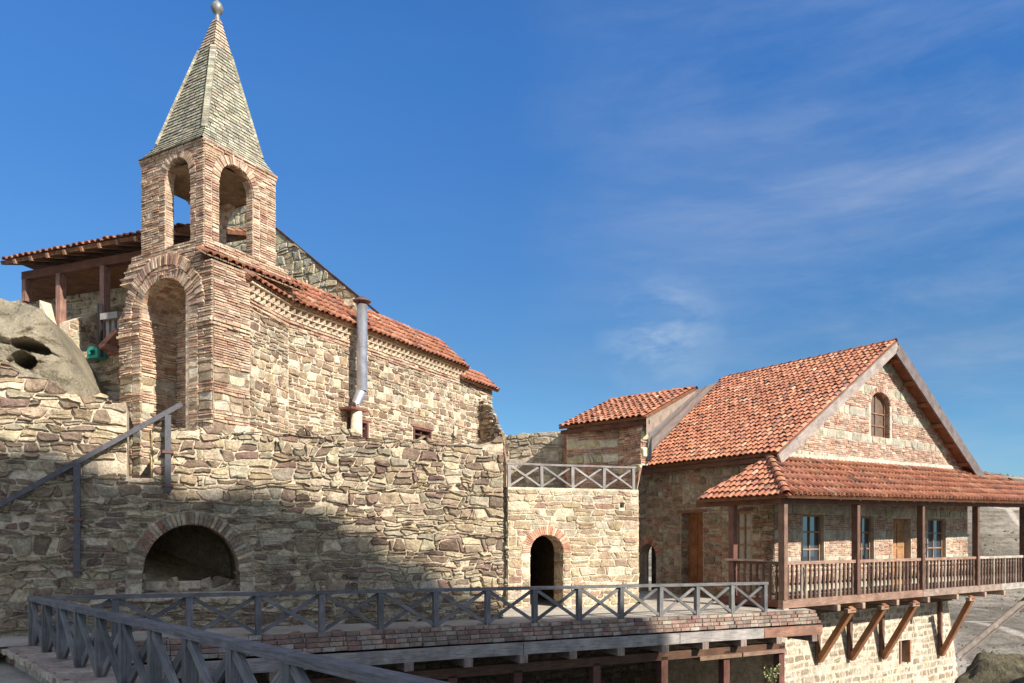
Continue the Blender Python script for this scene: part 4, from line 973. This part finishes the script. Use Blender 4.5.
# foundation under the gallery
fN = fF.off(.3); nb = fN.hit(945, 605)[0]; NB = rect(fN, 899, 908, 641, 662)
mb = MB(); 
bl = fN.hit(957, 683); u2 = bl[0]+(bl[0]-nb)*.7
plate(mb, fN, [(-.35, -5.4), (u2, -5.4), (nb, .02), (-.35, .02)], [NB.loop()], .5, (.49, .44, .355))
fill(mb, fN, -.35, u2, -5.0, lambda u: .0 if u < nb else lerp(0, -5.4, (u-nb)/(u2-nb)), [NB.grow(.03)], lambda v: dict(R_chs(), w=.34, h=.24, gap=.085, prot=.008, pal=[(.36, .31, .24), (.3, .25, .185), (.42, .37, .29), (.26, .21, .155)], pw=None, wob=.03, slant=.08, miss=.12))
fl2 = Fr(fN.pt(-.35, 0, 0), tuple(dS), tuple(-dF)); plate(mb, fl2, [(0, -5.4), (5, -5.4), (5, -.3), (0, -.3)], [], .3, (.5, .44, .34))
mb.build('foundation', M_CH, hs)
mb = MB(); mb.box(fN, NB.u0, NB.u0+.07, NB.vb, NB.vs, -.25, .06, (.36, .25, .17)); mb.box(fN, NB.u1-.05, NB.u1+.03, NB.vb, NB.vs, -.25, .1, (.36, .2, .12)); mb.box(fN, NB.u0, NB.u1, NB.vb, NB.vs, -.3, -.26, (.12, .13, .16)); mb.build('vent', M_WD2, hs)
# roof (two slopes), verge boards, rafters
C = C0+V3(0, 0, ez_); A_ = C0+dF*t_ap+V3(0, 0, zr); E_ = C0+dF*t_end+V3(0, 0, zr-(zr-ez_)*(t_end-t_ap)/t_ap)
def onS(px, py, Nn, O):
    d = V3((px-512)/F, 1, (YH-py)/F); c = V3(0, 0, ZC); t = (O-c).dot(Nn)/d.dot(Nn); return c+d*t
nL = (A_-C).cross(dS).normalized()
Pb = onS(636, 468, nL, C); Pr = onS(722, 379, nL, C)
mb = MB(); ue = (Pr-A_).dot(dS); be = (Pb-C).dot(dS)
p_r = A_+dS*ue; p_b = C+dS*be
tiles(mb, C, dS, (A_-C), [C, p_b, p_r, A_], sp=.21, ex=.31, r=.083)
ridge_tiles(mb, A_-dS*.0, p_r, .11, .4)
mb.build('roof_slope', M_TILE, hs)
mb = MB(); tiles(mb, E_, dS, (A_-E_), [E_, E_+dS*ue, p_r, A_], sp=.21, ex=.31, r=.083); mb.build('roof_slope', M_TILE, hs)
for a, b, hb, cb_ in ((C, A_, .3, (.33, .28, .25)), (E_, A_, .42, (.17, .14, .13))):
    d = (b-a).normalized(); mb = MB(); o = -dS*.03+V3(0, 0, -.06-hb/2)
    mb.beam(a+o-d*.02, b+o+d*.02, .06, hb, wv(cb_, .05), up=(0, 0, 1)); mb.build('verge_board', M_WD, hs)
# soffit purlins on the right verge
d = (A_-E_).normalized()
mb = MB(); o = V3(0, 0, -.36); mb.poly([E_+o-dS*.0, A_+o, A_+o+dS*.46, E_+o+dS*.46], (.2, .09, .05), [(0, 0), (8, 0), (8, .5), (0, .5)]); mb.build('soffit', M_WD2, hs)
for i in range(7):
    s = E_+d*(.3+i*1.25)+V3(0, 0, -.43); mb = MB(); mb.beam(s, s+dS*.5, .12, .14, wv((.3, .14, .07))); mb.build('purlin_end', M_WD2, hs)
mb = MB(); mb.beam(C+V3(0, 0, -.17)+dF*.12, p_b+V3(0, 0, -.17)+dF*.12, .08, .14, W_RED); mb.build('eave_board', M_WD2, hs)
# windows and doors
def window(parent, fr, H, n=-.22, cols=2, rowsn=3, col=(.4, .22, .13), bar=.045, arched=False, shut=None, panecol=None):
    mb = MB(); e = .07
    if arched:
        c = (H.u0+H.u1)/2; w = (H.u1-H.u0)/2
        for i in range(12):
            a0, a1 = math.pi*i/12, math.pi*(i+1)/12
            q = []
            for nn in (n-.04, n+.03):
                for a, r in ((a0, 1), (a0, 1-e/w*1.3), (a1, 1-e/w*1.3), (a1, 1)): q.append(fr.pt(c+w*r*math.cos(a), H.vs+H.rise*r*math.sin(a), nn))
            mb.hexa(q, col)
        top = H.vs
    else: mb.box(fr, H.u0, H.u1, H.vs-e, H.vs, n-.04, n+.03, col); top = H.vs-e
    mb.box(fr, H.u0, H.u0+e, H.vb, top, n-.04, n+.03, col); mb.box(fr, H.u1-e, H.u1, H.vb, top, n-.04, n+.03, col); mb.box(fr, H.u0+e, H.u1-e, H.vb, H.vb+e, n-.04, n+.028, col)
    for i in range(1, cols): u = lerp(H.u0, H.u1, i/cols); mb.box(fr, u-bar/2, u+bar/2, H.vb+e, H.vs+H.rise*.95-e*(0 if H.rise else 1), n-.03, n+.02, col)
    for i in range(1, rowsn): v = lerp(H.vb, H.vs+H.rise*.3, i/rowsn); mb.box(fr, H.u0+e, H.u1-e, v-bar/2, v+bar/2, n-.03, n+.015, col)
    w = mb.build('window', M_WD2, parent)
    mb = MB(); lp = H.loop(12); mb.poly([fr.pt(p[0], p[1], n-.02) for p in lp], (1, 1, 1)); mb.build('pane', panecol or M_GLASS, w)
    return w
M_GLR = bpy.data.materials.new('reflecting_glass'); M_GLR.use_nodes = True; _b = M_GLR.node_tree.nodes['Principled BSDF']; _b.inputs['Base Color'].default_value = (.16, .2, .26, 1); _b.inputs['Metallic'].default_value = .75; _b.inputs['Roughness'].default_value = .08
M_PALE = mat_plain('curtained_glass', (.34, .32, .28), .25, 0, .6, .3)
window(hs, fF, GA, -.2, 2, 3, (.27, .15, .09), .04, True, None, mat_plain('brown_curtained_glass', (.16, .11, .08), .3, 0, .5, .4))
for h in (F1, F2, F3): window(hs, fF, h, -.16, 2, 3, (.33, .2, .12), .05, panecol=M_GLR)
window(hs, fS, SW, -.1, 2, 3, (.3, .19, .11), .06, panecol=M_PALE)
mb = MB(); mb.box(fS, SW.u0-.1, SW.u1+.1, SW.vs+.01, SW.vs+.12, -.1, .04, W_RED); mb.build('window_lintel', M_WD2, hs)
def door(parent, fr, H, n, col, a=0.0):
    # panelled leaf hinged at u0 side, opened by angle a
    o = fr.pt(H.u0+.03, 0, n); U = fr.U*math.cos(a)-fr.N*math.sin(a); f2 = Fr(tuple(o), tuple(U), tuple((fr.N*math.cos(a)+fr.U*math.sin(a)))); W = H.u1-H.u0-.06
    mb = MB(); mb.box(f2, 0, W, H.vb+.02, H.vs+.03, -.03, .02, col)
    for q in range(5):
        v0 = lerp(H.vb+.1, H.vs-.1, q/5); v1 = lerp(H.vb+.1, H.vs-.1, (q+1)/5)-.07
        for u0_, u1_ in ((.1, W/2-.04), (W/2+.04, W-.1)): mb.box(f2, u0_, u1_, v0, v1, .02, .045, wv(col, .08))
    d = mb.build('door', M_WD2, parent)
    mb = MB(); mb.tube(f2.pt(W-.08, H.vb+1.0, .02), f2.pt(W-.08, H.vb+1.0, .09), .025, .03, (1, 1, 1), 8); mb.build('handle', M_IRON, d)
door(hs, fS, SD, -.38, (.27, .115, .05), .0)
door(hs, fF, FD, -.25, (.38, .21, .095), .0)
mb = MB(); mb.box(fS, SD.u0-.15, SD.u1+.15, SD.vs+.003, SD.vs+.1, -.3, .03, (.24, .11, .07)); mb.build('door_lintel', M_WD2, hs)
# zinc sheet gutter between the little roof and the big roof
mb = MB(); _q = e1+upR*sl; mb.poly([e1+V3(0, 0, -.06), _q+V3(0, 0, -.06), _q-V3(0, 0, .15), e1-V3(0, 0, .55)], (.3, .23, .18)); mb.build('roof_cheek', M_WD, rm)
mb = MB(); q0 = V3(*e1)+V3(0, 0, -.3); q1 = e1+upR*sl+V3(0, 0, -.1); r1_ = onS(719, 383, nL, C)+V3(0, 0, .05); r0_ = onS(645, 461, nL, C)+V3(0, 0, .05)
q0 = q0+V3(0, 0, -.22); n = 14; prev = None; mb.poly([q0+rp*.3, q0-V3(0, 0, .75)+rp*.3, r0_], (.36, .34, .31), [(0, 0), (1, 0), (0, 1)])
for i in range(n+1):
    a = lerp(q0, r0_, i/n); b = lerp(q1, r1_, i/n); o = V3(0, 0, .05 if i % 2 else 0)
    cur = (a+o, b+o)
    if prev: mb.poly([prev[0], cur[0], cur[1], prev[1]], wv((.42, .41, .38), .25), [(0, i*.2), (0, i*.2+.2), (4, i*.2+.2), (4, i*.2)])
    prev = cur
tag(mb.build('zinc_sheeting', M_SHEET), 'grey ribbed metal sheeting between the small roof and the big orange roof', 'metal sheet')
# ------------------------------------------------------------------ gallery (balcony)
gl = thing('wooden_gallery', 'roofed wooden balcony with turned balusters and diagonal struts along the house front', 'balcony', tuple(G0))
fG0 = Fr(tuple(G0), tuple(dF), tuple(-dS)); fGs = Fr(tuple(G0), tuple(dS), tuple(-dF)); zf_ = .0; GL = 19.6; eaz = 2.93
posts = [0.0] + [fG0.hit(p, 540)[0] for p in (856, 921, 976, 1023)]
mb = MB(); mb.poly([fG0.pt(-.05, zf_-.02, 0), fG0.pt(GL, zf_-.02, 0), fG0.pt(GL, zf_-.02, -2.2), fG0.pt(-.05, zf_-.02, -2.2)], (.22, .13, .08), [(0, 0), (20, 0), (20, 2), (0, 2)]); mb.poly([fG0.pt(-.05, zf_-.06, 0), fG0.pt(GL, zf_-.06, 0), fG0.pt(GL, zf_-.06, -2.2), fG0.pt(-.05, zf_-.06, -2.2)], (.14, .07, .045), [(0, 0), (20, 0), (20, 2), (0, 2)]); mb.build('floor', M_WD2, gl)
for a, b, c in ((-.1, 7.6, (.27, .17, .125)), (7.62, 13.5, (.29, .22, .18)), (13.52, GL, (.36, .33, .29))):
    mb = MB(); mb.box(fG0, a, b, zf_-.17, zf_+.06, -.09, .07, c); mb.build('edge_beam', M_WD, gl)
mb = MB(); mb.box(fGs, .08, 2.2, zf_-.15, zf_+.06, -.07, .07, W_RED); mb.build('edge_beam', M_WD2, gl)
for i, u in enumerate(posts):
    mb = MB(); mb.box(fG0, u-.078, u+.078, zf_+.06, eaz-.2+.018*u, -.1, .095, wv((.14, .082, .06) if i else (.19, .12, .085))); mb.build('post', M_WD2, gl)
us_ = fGs.hit(733, 540)[0]
mb = MB(); mb.box(fGs, us_-.09, us_+.09, -.25, eaz-.2, -.09, .09, wv((.16, .08, .06))); mb.build('post', M_WD2, gl)
mb = MB(); mb.beam(fG0.pt(-.25, eaz-.11, 0), fG0.pt(GL, eaz-.11+.018*GL, 0), .2, .18, W_RED); mb.build('wall_plate', M_WD2, gl)
mb = MB(); mb.box(fGs, .12, 3.0, eaz-.2, eaz-.02, -.1, .1, W_RED); mb.build('wall_plate', M_WD2, gl)
mb = MB(); mb.box(fG0, -.12, .12, -.42, -.17, -.12, .1, (.45, .38, .32)); mb.build('corner_stub', M_WD, gl)
RHg = 1.12; BC = (.135, .085, .066)
nb_ = 0
for a, b in list(zip(posts, posts[1:]))[:4]:
    mb = MB(); mb.box(fG0, a+.1, b-.1, zf_+RHg-.09, zf_+RHg, -.05, .05, wv((.3, .19, .14) if b < 12 else (.42, .36, .3))); rl = mb.build('rail', M_WD2, gl)
    mb = MB(); mb.box(fG0, a+.1, b-.1, zf_+.45, zf_+.52, -.07, -.035, wv(BC)); mb.build('cross_bar', M_WD2, gl)
    n = 16
    for i in range(n):
        u = lerp(a+.1, b-.1, (i+.5)/n); mb = MB(); c = wv(BC if R.random() < .7 else (.32, .25, .2), .2)
        mb.lathe(fG0.pt(u, zf_+.06, 0), [(0, .045), (.2, .05), (.24, .032), (.5, .052), (.74, .034), (.78, .052), (.85, .032), (.98, .05)], c, 8); mb.build('baluster', M_WD2, gl)
mb = MB(); mb.box(fGs, .1, us_-.09, zf_+RHg-.09, zf_+RHg, -.05, .05, wv(BC)); mb.build('rail', M_WD2, gl)
for i in range(7):
    u = lerp(.1, us_-.09, (i+.5)/7); mb = MB(); mb.lathe(fGs.pt(u, zf_+.06, 0), [(0, .045), (.2, .05), (.24, .032), (.5, .052), (.74, .034), (.78, .052), (.85, .032), (.98, .05)], wv(BC, .2), 8); mb.build('baluster', M_WD2, gl)
mb = MB(); mb.box(fGs, .5, us_+.15, zf_+RHg+.0, zf_+RHg+.05, .05, .2, (.44, .3, .22)); mb.build('shelf_board', M_WD2, gl)
# joists and struts
for i, px in enumerate((834, 859, 893, 924, 953, 981, 1000)):
    u = fG0.hit(px, 602)[0]; mb = MB(); mb.beam(fG0.pt(u, zf_-.27, .16), fG0.pt(u, zf_-.27, -2.0), .15, .18, wv((.4, .28, .2))); mb.build('joist', M_WD2, gl)
fW = fN.off(.08)
for (lx, ly, ux, uy) in ((819, 661, 853, 611), (851, 659, 886, 606), (883, 658, 917, 603), (941, 655, 973, 600)):
    a = fW.hit(lx, ly); b = fG0.hit(ux, uy, .0); mb = MB(); mb.beam(fW.pt(a[0], a[1], 0), fG0.pt(b[0], zf_-.34, -.02), .17, .2, wv((.3, .14, .07)), up=tuple(dF)); mb.build('strut', M_WD2, gl)
    mb = MB(); mb.box(fW, a[0]-.12, a[0]+.02, a[1]+.02, -.36, -.06, .05, wv((.16, .09, .06))); mb.build('wall_post', M_WD2, gl)
    mb = MB(); mb.beam(fG0.pt(b[0]-.3, zf_-.42, -.05), fG0.pt(b[0]+.14, zf_-.42, -.05), .14, .12, wv((.3, .2, .15))); mb.build('strut_cap', M_WD2, gl)
mb = MB(); mb.box(fN, 0, nb+.2, .02, .0-.36, 0, .35, (.1, .06, .04)); mb.box(fN, .1, nb+.3, -.38, -.6, .003, .12, (.12, .07, .05)); mb.build('ledger', M_WD2, gl)
# gallery roof
Ez = eaz; k0 = fG0.pt(-.38, Ez, .38); topz = 4.02; KS = .018
T = fF.pt(0, 4.24, .02)
k3 = fG0.pt(GL+4, Ez+KS*GL, .38); TR = fF.pt(WH+.1, 4.5, .02)
nrm = (k3-k0).cross(TR-k0).normalized()
T2 = k0+(T-k0); 
P3 = onS(1075, 508, nrm, k0)
upv = (-V3(*(-dS))*1.0); upf = (T-fG0.pt((T-G0).dot(dF), Ez+KS*2, .38))
Tp = T-dF*.25; Tr = TR; Tq = onS(1030, 490, nrm, k0); kq = onS(1100, 520, nrm, k0)
_u = fG0.hit(1085, 510)[0]; kr = fG0.pt(_u, Ez+KS*_u, .38)
mb = MB(); tiles(mb, k0, kr-k0, upf, [k0, kr, Tr+dF*.3, Tp], sp=.23, ex=.4, r=.075, hk=1.5); 
ridge_tiles(mb, Tr+dF*.3-V3(0, 0, .02), kr, .08, .36); mb.build('roof', M_TILE, gl)
kb = k0+dS*3.15; mb = MB(); upS = (Tp-k0)-dS*(Tp-k0).dot(dS)
tiles(mb, k0, dS, upS, [k0, kb, kb+(Tp-kb)*.0+dF*.02, Tp], sp=.2, ex=.32, r=.078); mb.build('side_roof', M_TILE, gl)
mb = MB(); ridge_tiles(mb, k0+V3(0, 0, .04), Tp+V3(0, 0, .06), .12, .38); mb.build('hip', M_TILE, gl)
for i in range(16):
    u = 2.3+i*1.05; mb = MB(); a = fG0.pt(u, Ez-.06+KS*u, .34); mb.beam(a, a+upf*.92, .08, .1, wv(W_RED)); mb.build('rafter', M_WD2, gl)
# ------------------------------------------------------------------ small things
mb = MB(); a = fS.hit(653, 553); b = fS.hit(653, 596); mb.tube(fS.pt(a[0], a[1], .35), fS.pt(a[0], -.1, .35), .035, .035, (1, 1, 1), 8); tag(mb.build('thin_pole', M_STEEL), 'thin pale pole standing by the shaded arch at the corner of the house', 'pole')
ct = thing('timber_chute', 'pale grey timber brace slanting up to the far end of the balcony', 'chute', tuple(at(956, 29, -3)))
a0 = at(957, 30.5); a0.z = 1.72-(657-540)/F*30.5; a1 = at(1040, 33); a1.z = 1.72-(588-540)/F*33
mb = MB(); mb.beam(a0, a1, .13, .03, (.2, .175, .15), up=(0, -1, .6)); mb.build('board', M_WD, ct)
for s in (-1, 1):
    mb = MB(); o = V3(-.08, 0, .1)*s; mb.beam(a0+o+V3(0, -.06, 0), a1+o+V3(0, -.06, 0), .04, .06, (.2, .15, .13)); mb.build('side_rail', M_WD, ct)
# mossy rock lower right
def blob(name, c, r, mat, seed, sc, amp=.3, n=48):
    mb = MB()
    for j in range(n+1):
        th = math.pi*j/n
        for i in range(n*2):
            ph = math.pi*i/n; d = V3(math.sin(th)*math.cos(ph), math.sin(th)*math.sin(ph), math.cos(th))
            k = 1+fbm(d*sc+V3(seed, 0, 0), 5)*amp; mb.v.append(c+V3(d.x*r[0], d.y*r[1], d.z*r[2])*k)
    for j in range(n):
        for i in range(n*2): a = j*2*n+i; b = j*2*n+(i+1) % (2*n); mb.face([a, b, b+2*n, a+2*n], (1, 1, 1), None, True)
    return mb
mb = blob('x', V3(13.6, 19.2, -3.9), (3.4, 2.2, 2.35), M_ROCK2, 3, 2.4, .22, 64); struct('mossy_rock', mb, M_ROCK2)
# plant under the terrace
def leafy(o, n, h, spread, name, label, cols, size=.05):
    t = thing(name, label, 'plant', tuple(o)); m1 = MB(); m2 = MB()
    for i in range(n):
        a = R.uniform(0, 6.28); l = R.uniform(.1, spread); tip = o+V3(math.cos(a)*l, math.sin(a)*l*.5, h*R.uniform(.5, 1)); m1.tube(o, tip, .008, .004, (.2, .16, .08), 5, False)
        for q in range(9):
            c = lerp(o, tip, R.uniform(.35, 1))+V3(R.uniform(-1, 1), R.uniform(-1, 1), R.uniform(-1, 1))*.05; d = V3(R.uniform(-1, 1), R.uniform(-1, 1), R.uniform(-.3, 1)).normalized()*size*R.uniform(.7, 1.3); s = d.cross(V3(R.uniform(-1, 1), R.uniform(-1, 1), .3)).normalized()*size*.4
            m2.poly([c, c+d*.5+s, c+d, c+d*.5-s], wv(cols, .3))
    m1.build('stem', M_WD, t); m2.build('foliage', M_BR, t)
pp = fE.pt(0, 0, .6); q = fE.off(.55).hit(774, 683); leafy(fE.pt(q[0], q[1]-.1, .55), 9, .75, .3, 'wild_plant', 'pale sprig growing in front of the dark opening below the deck corner', (.3, .34, .16), .06)
for i, px in enumerate((690, 704, 722, 738)):
    q = fS.hit(px, 598); leafy(fS.pt(q[0], zt(7)-.02, .25), 8, .35, .25, 'wall_weed', ['yellowing weed at the foot of the house wall left of the panelled door', 'low weed right at the foot of the panelled side door', 'dry weed at the wall foot between side door and tall window', 'small weed below the tall side window near the balcony corner'][i], (.26, .22, .09), .05)
# ------------------------------------------------------------------ cliff added out of view behind the camera, shaped to shade the lower left
SAZ, SEL = math.radians(47), math.radians(33)
Sd = V3(math.sin(SAZ)*math.cos(SEL), -math.cos(SAZ)*math.cos(SEL), math.sin(SEL))
edge = [(-40, 434), (0, 440), (60, 454), (110, 467), (160, 480), (215, 487), (260, 497), (320, 522), (370, 540), (420, 562), (470, 588), (502, 608)]
fX = Fr((0, -7, 0), (1, 0, 0))
prof = []
for x, y in edge:
    a = fM.hit(x, y); p = fM.pt(*a); t = (p.y+13)/(-Sd.y); q = p+Sd*t; prof.append((q.x, q.z))
g1 = RC+RD*12.3; g1.z = -.15; t = (g1.y+13)/(-Sd.y); q = g1+Sd*t; prof.append((q.x, q.z)); prof.append((q.x+1.5, q.z-7)); prof.append((q.x+3, -6)); prof.append((q.x+3.1, -7))
prof.sort(); prof.insert(0, (prof[0][0]-.6, prof[0][1]-4)); prof.insert(0, (prof[0][0]-2.5, -7))
prof.sort(); pf = interp(prof); xa, xb = prof[0][0], prof[-1][0]
mb = MB(); NU, NV = 200, 40
for i in range(NU+1):
    x = lerp(xa, xb, (i/NU)**.7)
    for j in range(NV+1):
        q = j/NV; tz = pf(x); p = V3(x, 0, q*10); 
        if q < .7: v = lerp(-7, tz, q/.7); y = -13+(1-q/.7)*.8
        else: v = tz-(q-.7)*8; y = -13-(q-.7)/.3*9
        k = 0 if q < .7 and q > .55 else 1
        mb.v.append(V3(x, y+fbm(V3(x*.4, q*4, 1), 4)*.5*k, v+fbm(V3(x*.9, 0, 5), 4)*.22*min(1, max(0, (q-.3)*4))))
for i in range(NU):
    for j in range(NV): a = i*(NV+1)+j; mb.face([a, a+NV+1, a+NV+2, a+1], (1, 1, 1), None, True)
struct('shade_cliff', mb, M_ROCK)
# ------------------------------------------------------------------ sun, sky, camera
sun = bpy.data.lights.new('sun', 'SUN'); sun.energy = 5.0; sun.angle = math.radians(.55); sun.color = (1, .93, .82)
so = bpy.data.objects.new('sun', sun); COL.objects.link(so); so.rotation_euler = (-Sd).to_track_quat('-Z', 'Y').to_euler()
w = bpy.data.worlds.new('World'); SC.world = w; w.use_nodes = True; nt = w.node_tree; L = nt.links
bg = nt.nodes['Background']; sky = nt.nodes.new('ShaderNodeTexSky'); sky.sky_type = 'NISHITA'; sky.sun_disc = False
sky.sun_elevation = SEL; sky.sun_rotation = math.atan2(Sd.x, Sd.y); sky.altitude = 700; sky.air_density = 1.0; sky.dust_density = .3; sky.ozone_density = 2.0
tc = nt.nodes.new('ShaderNodeTexCoord')
def cloud(scale, stretch, lo, hi, rot=(0, 0, 0)):
    mp = nt.nodes.new('ShaderNodeMapping'); mp.inputs['Scale'].default_value = stretch; mp.inputs['Rotation'].default_value = rot; L.new(tc.outputs['Generated'], mp.inputs[0])
    n = nt.nodes.new('ShaderNodeTexNoise'); n.inputs['Scale'].default_value = scale; n.inputs['Detail'].default_value = 9; n.inputs['Roughness'].default_value = .6; n.inputs['Distortion'].default_value = .35
    L.new(mp.outputs[0], n.inputs['Vector']); return ramp(nt, n.outputs[0], lo, (0, 0, 0), hi, (1, 1, 1))
c1 = cloud(2.0, (1.2, 1.2, 4.0), .36, .72, (0, .25, 0)); c2 = cloud(6, (1, 1, 5.5), .42, .72, (0, .35, 0))
sx = nt.nodes.new('ShaderNodeSeparateXYZ'); L.new(tc.outputs['Generated'], sx.inputs[0])
mr = ramp(nt, mathn(nt, 'ADD', sx.outputs[0], 0.0), -.05, (.05, .05, .05), .42, (1, 1, 1))
cf = mathn(nt, 'MULTIPLY', mathn(nt, 'ADD', c1, mathn(nt, 'MULTIPLY', mathn(nt, 'MULTIPLY', c2, .8), mathn(nt, 'ADD', c1, .25))), mr)
hs_ = nt.nodes.new('ShaderNodeHueSaturation'); hs_.inputs['Saturation'].default_value = 1.2; hs_.inputs['Value'].default_value = 1.0; L.new(sky.outputs[0], hs_.inputs['Color'])
tint = ramp(nt, sx.outputs[2], .22, (.44, .72, .9), .54, (.42, .96, 1.5))
skc = mixc(nt, 'MULTIPLY', 1.0, sky.outputs[0], tint)
cm = mixc(nt, 'MIX', mathn(nt, 'MULTIPLY', cf, .36), skc, (3.6, 4.2, 5.5))
# a small brighter wisp and a bright unseen cloud sheet overhead and behind, added to lift shade
wd = Vector(((660-512)/F, 1, (YH-335)/F)).normalized()
dn = nt.nodes.new('ShaderNodeVectorMath'); dn.operation = 'DISTANCE'; L.new(tc.outputs['Generated'], dn.inputs[0]); dn.inputs[1].default_value = wd
wisp = mathn(nt, 'MULTIPLY', ramp(nt, dn.outputs['Value'], .0, (1, 1, 1), .085, (0, 0, 0)), cloud(11, (1, 1, 2.6), .4, .75, (0, .5, 0)))
cm = mixc(nt, 'MIX', mathn(nt, 'MULTIPLY', wisp, .8), cm, (4.6, 5.4, 6.2))
back = ramp(nt, mathn(nt, 'SUBTRACT', mathn(nt, 'MULTIPLY', sx.outputs[2], .85), sx.outputs[1]), .05, (0, 0, 0), .75, (1, 1, 1))
cm = mixc(nt, 'MIX', mathn(nt, 'MULTIPLY', back, mathn(nt, 'ADD', mathn(nt, 'MULTIPLY', c1, .3), .3)), cm, (9.0, 8.6, 8.0))
L.new(cm, bg.inputs[0]); bg.inputs[1].default_value = .085
cam = bpy.data.cameras.new('camera'); co = bpy.data.objects.new('camera', cam); COL.objects.link(co)
co.location = (0, 0, ZC); co.rotation_euler = (math.radians(90), 0, 0); cam.sensor_width = 36; cam.lens = F/1024*36; cam.shift_y = (YH-341.5)/1024; cam.clip_end = 5000; cam.clip_start = .05
SC.camera = co
SC.view_settings.view_transform = 'Standard'; SC.view_settings.look = 'None'; SC.view_settings.exposure = .68; SC.view_settings.gamma = 1.0
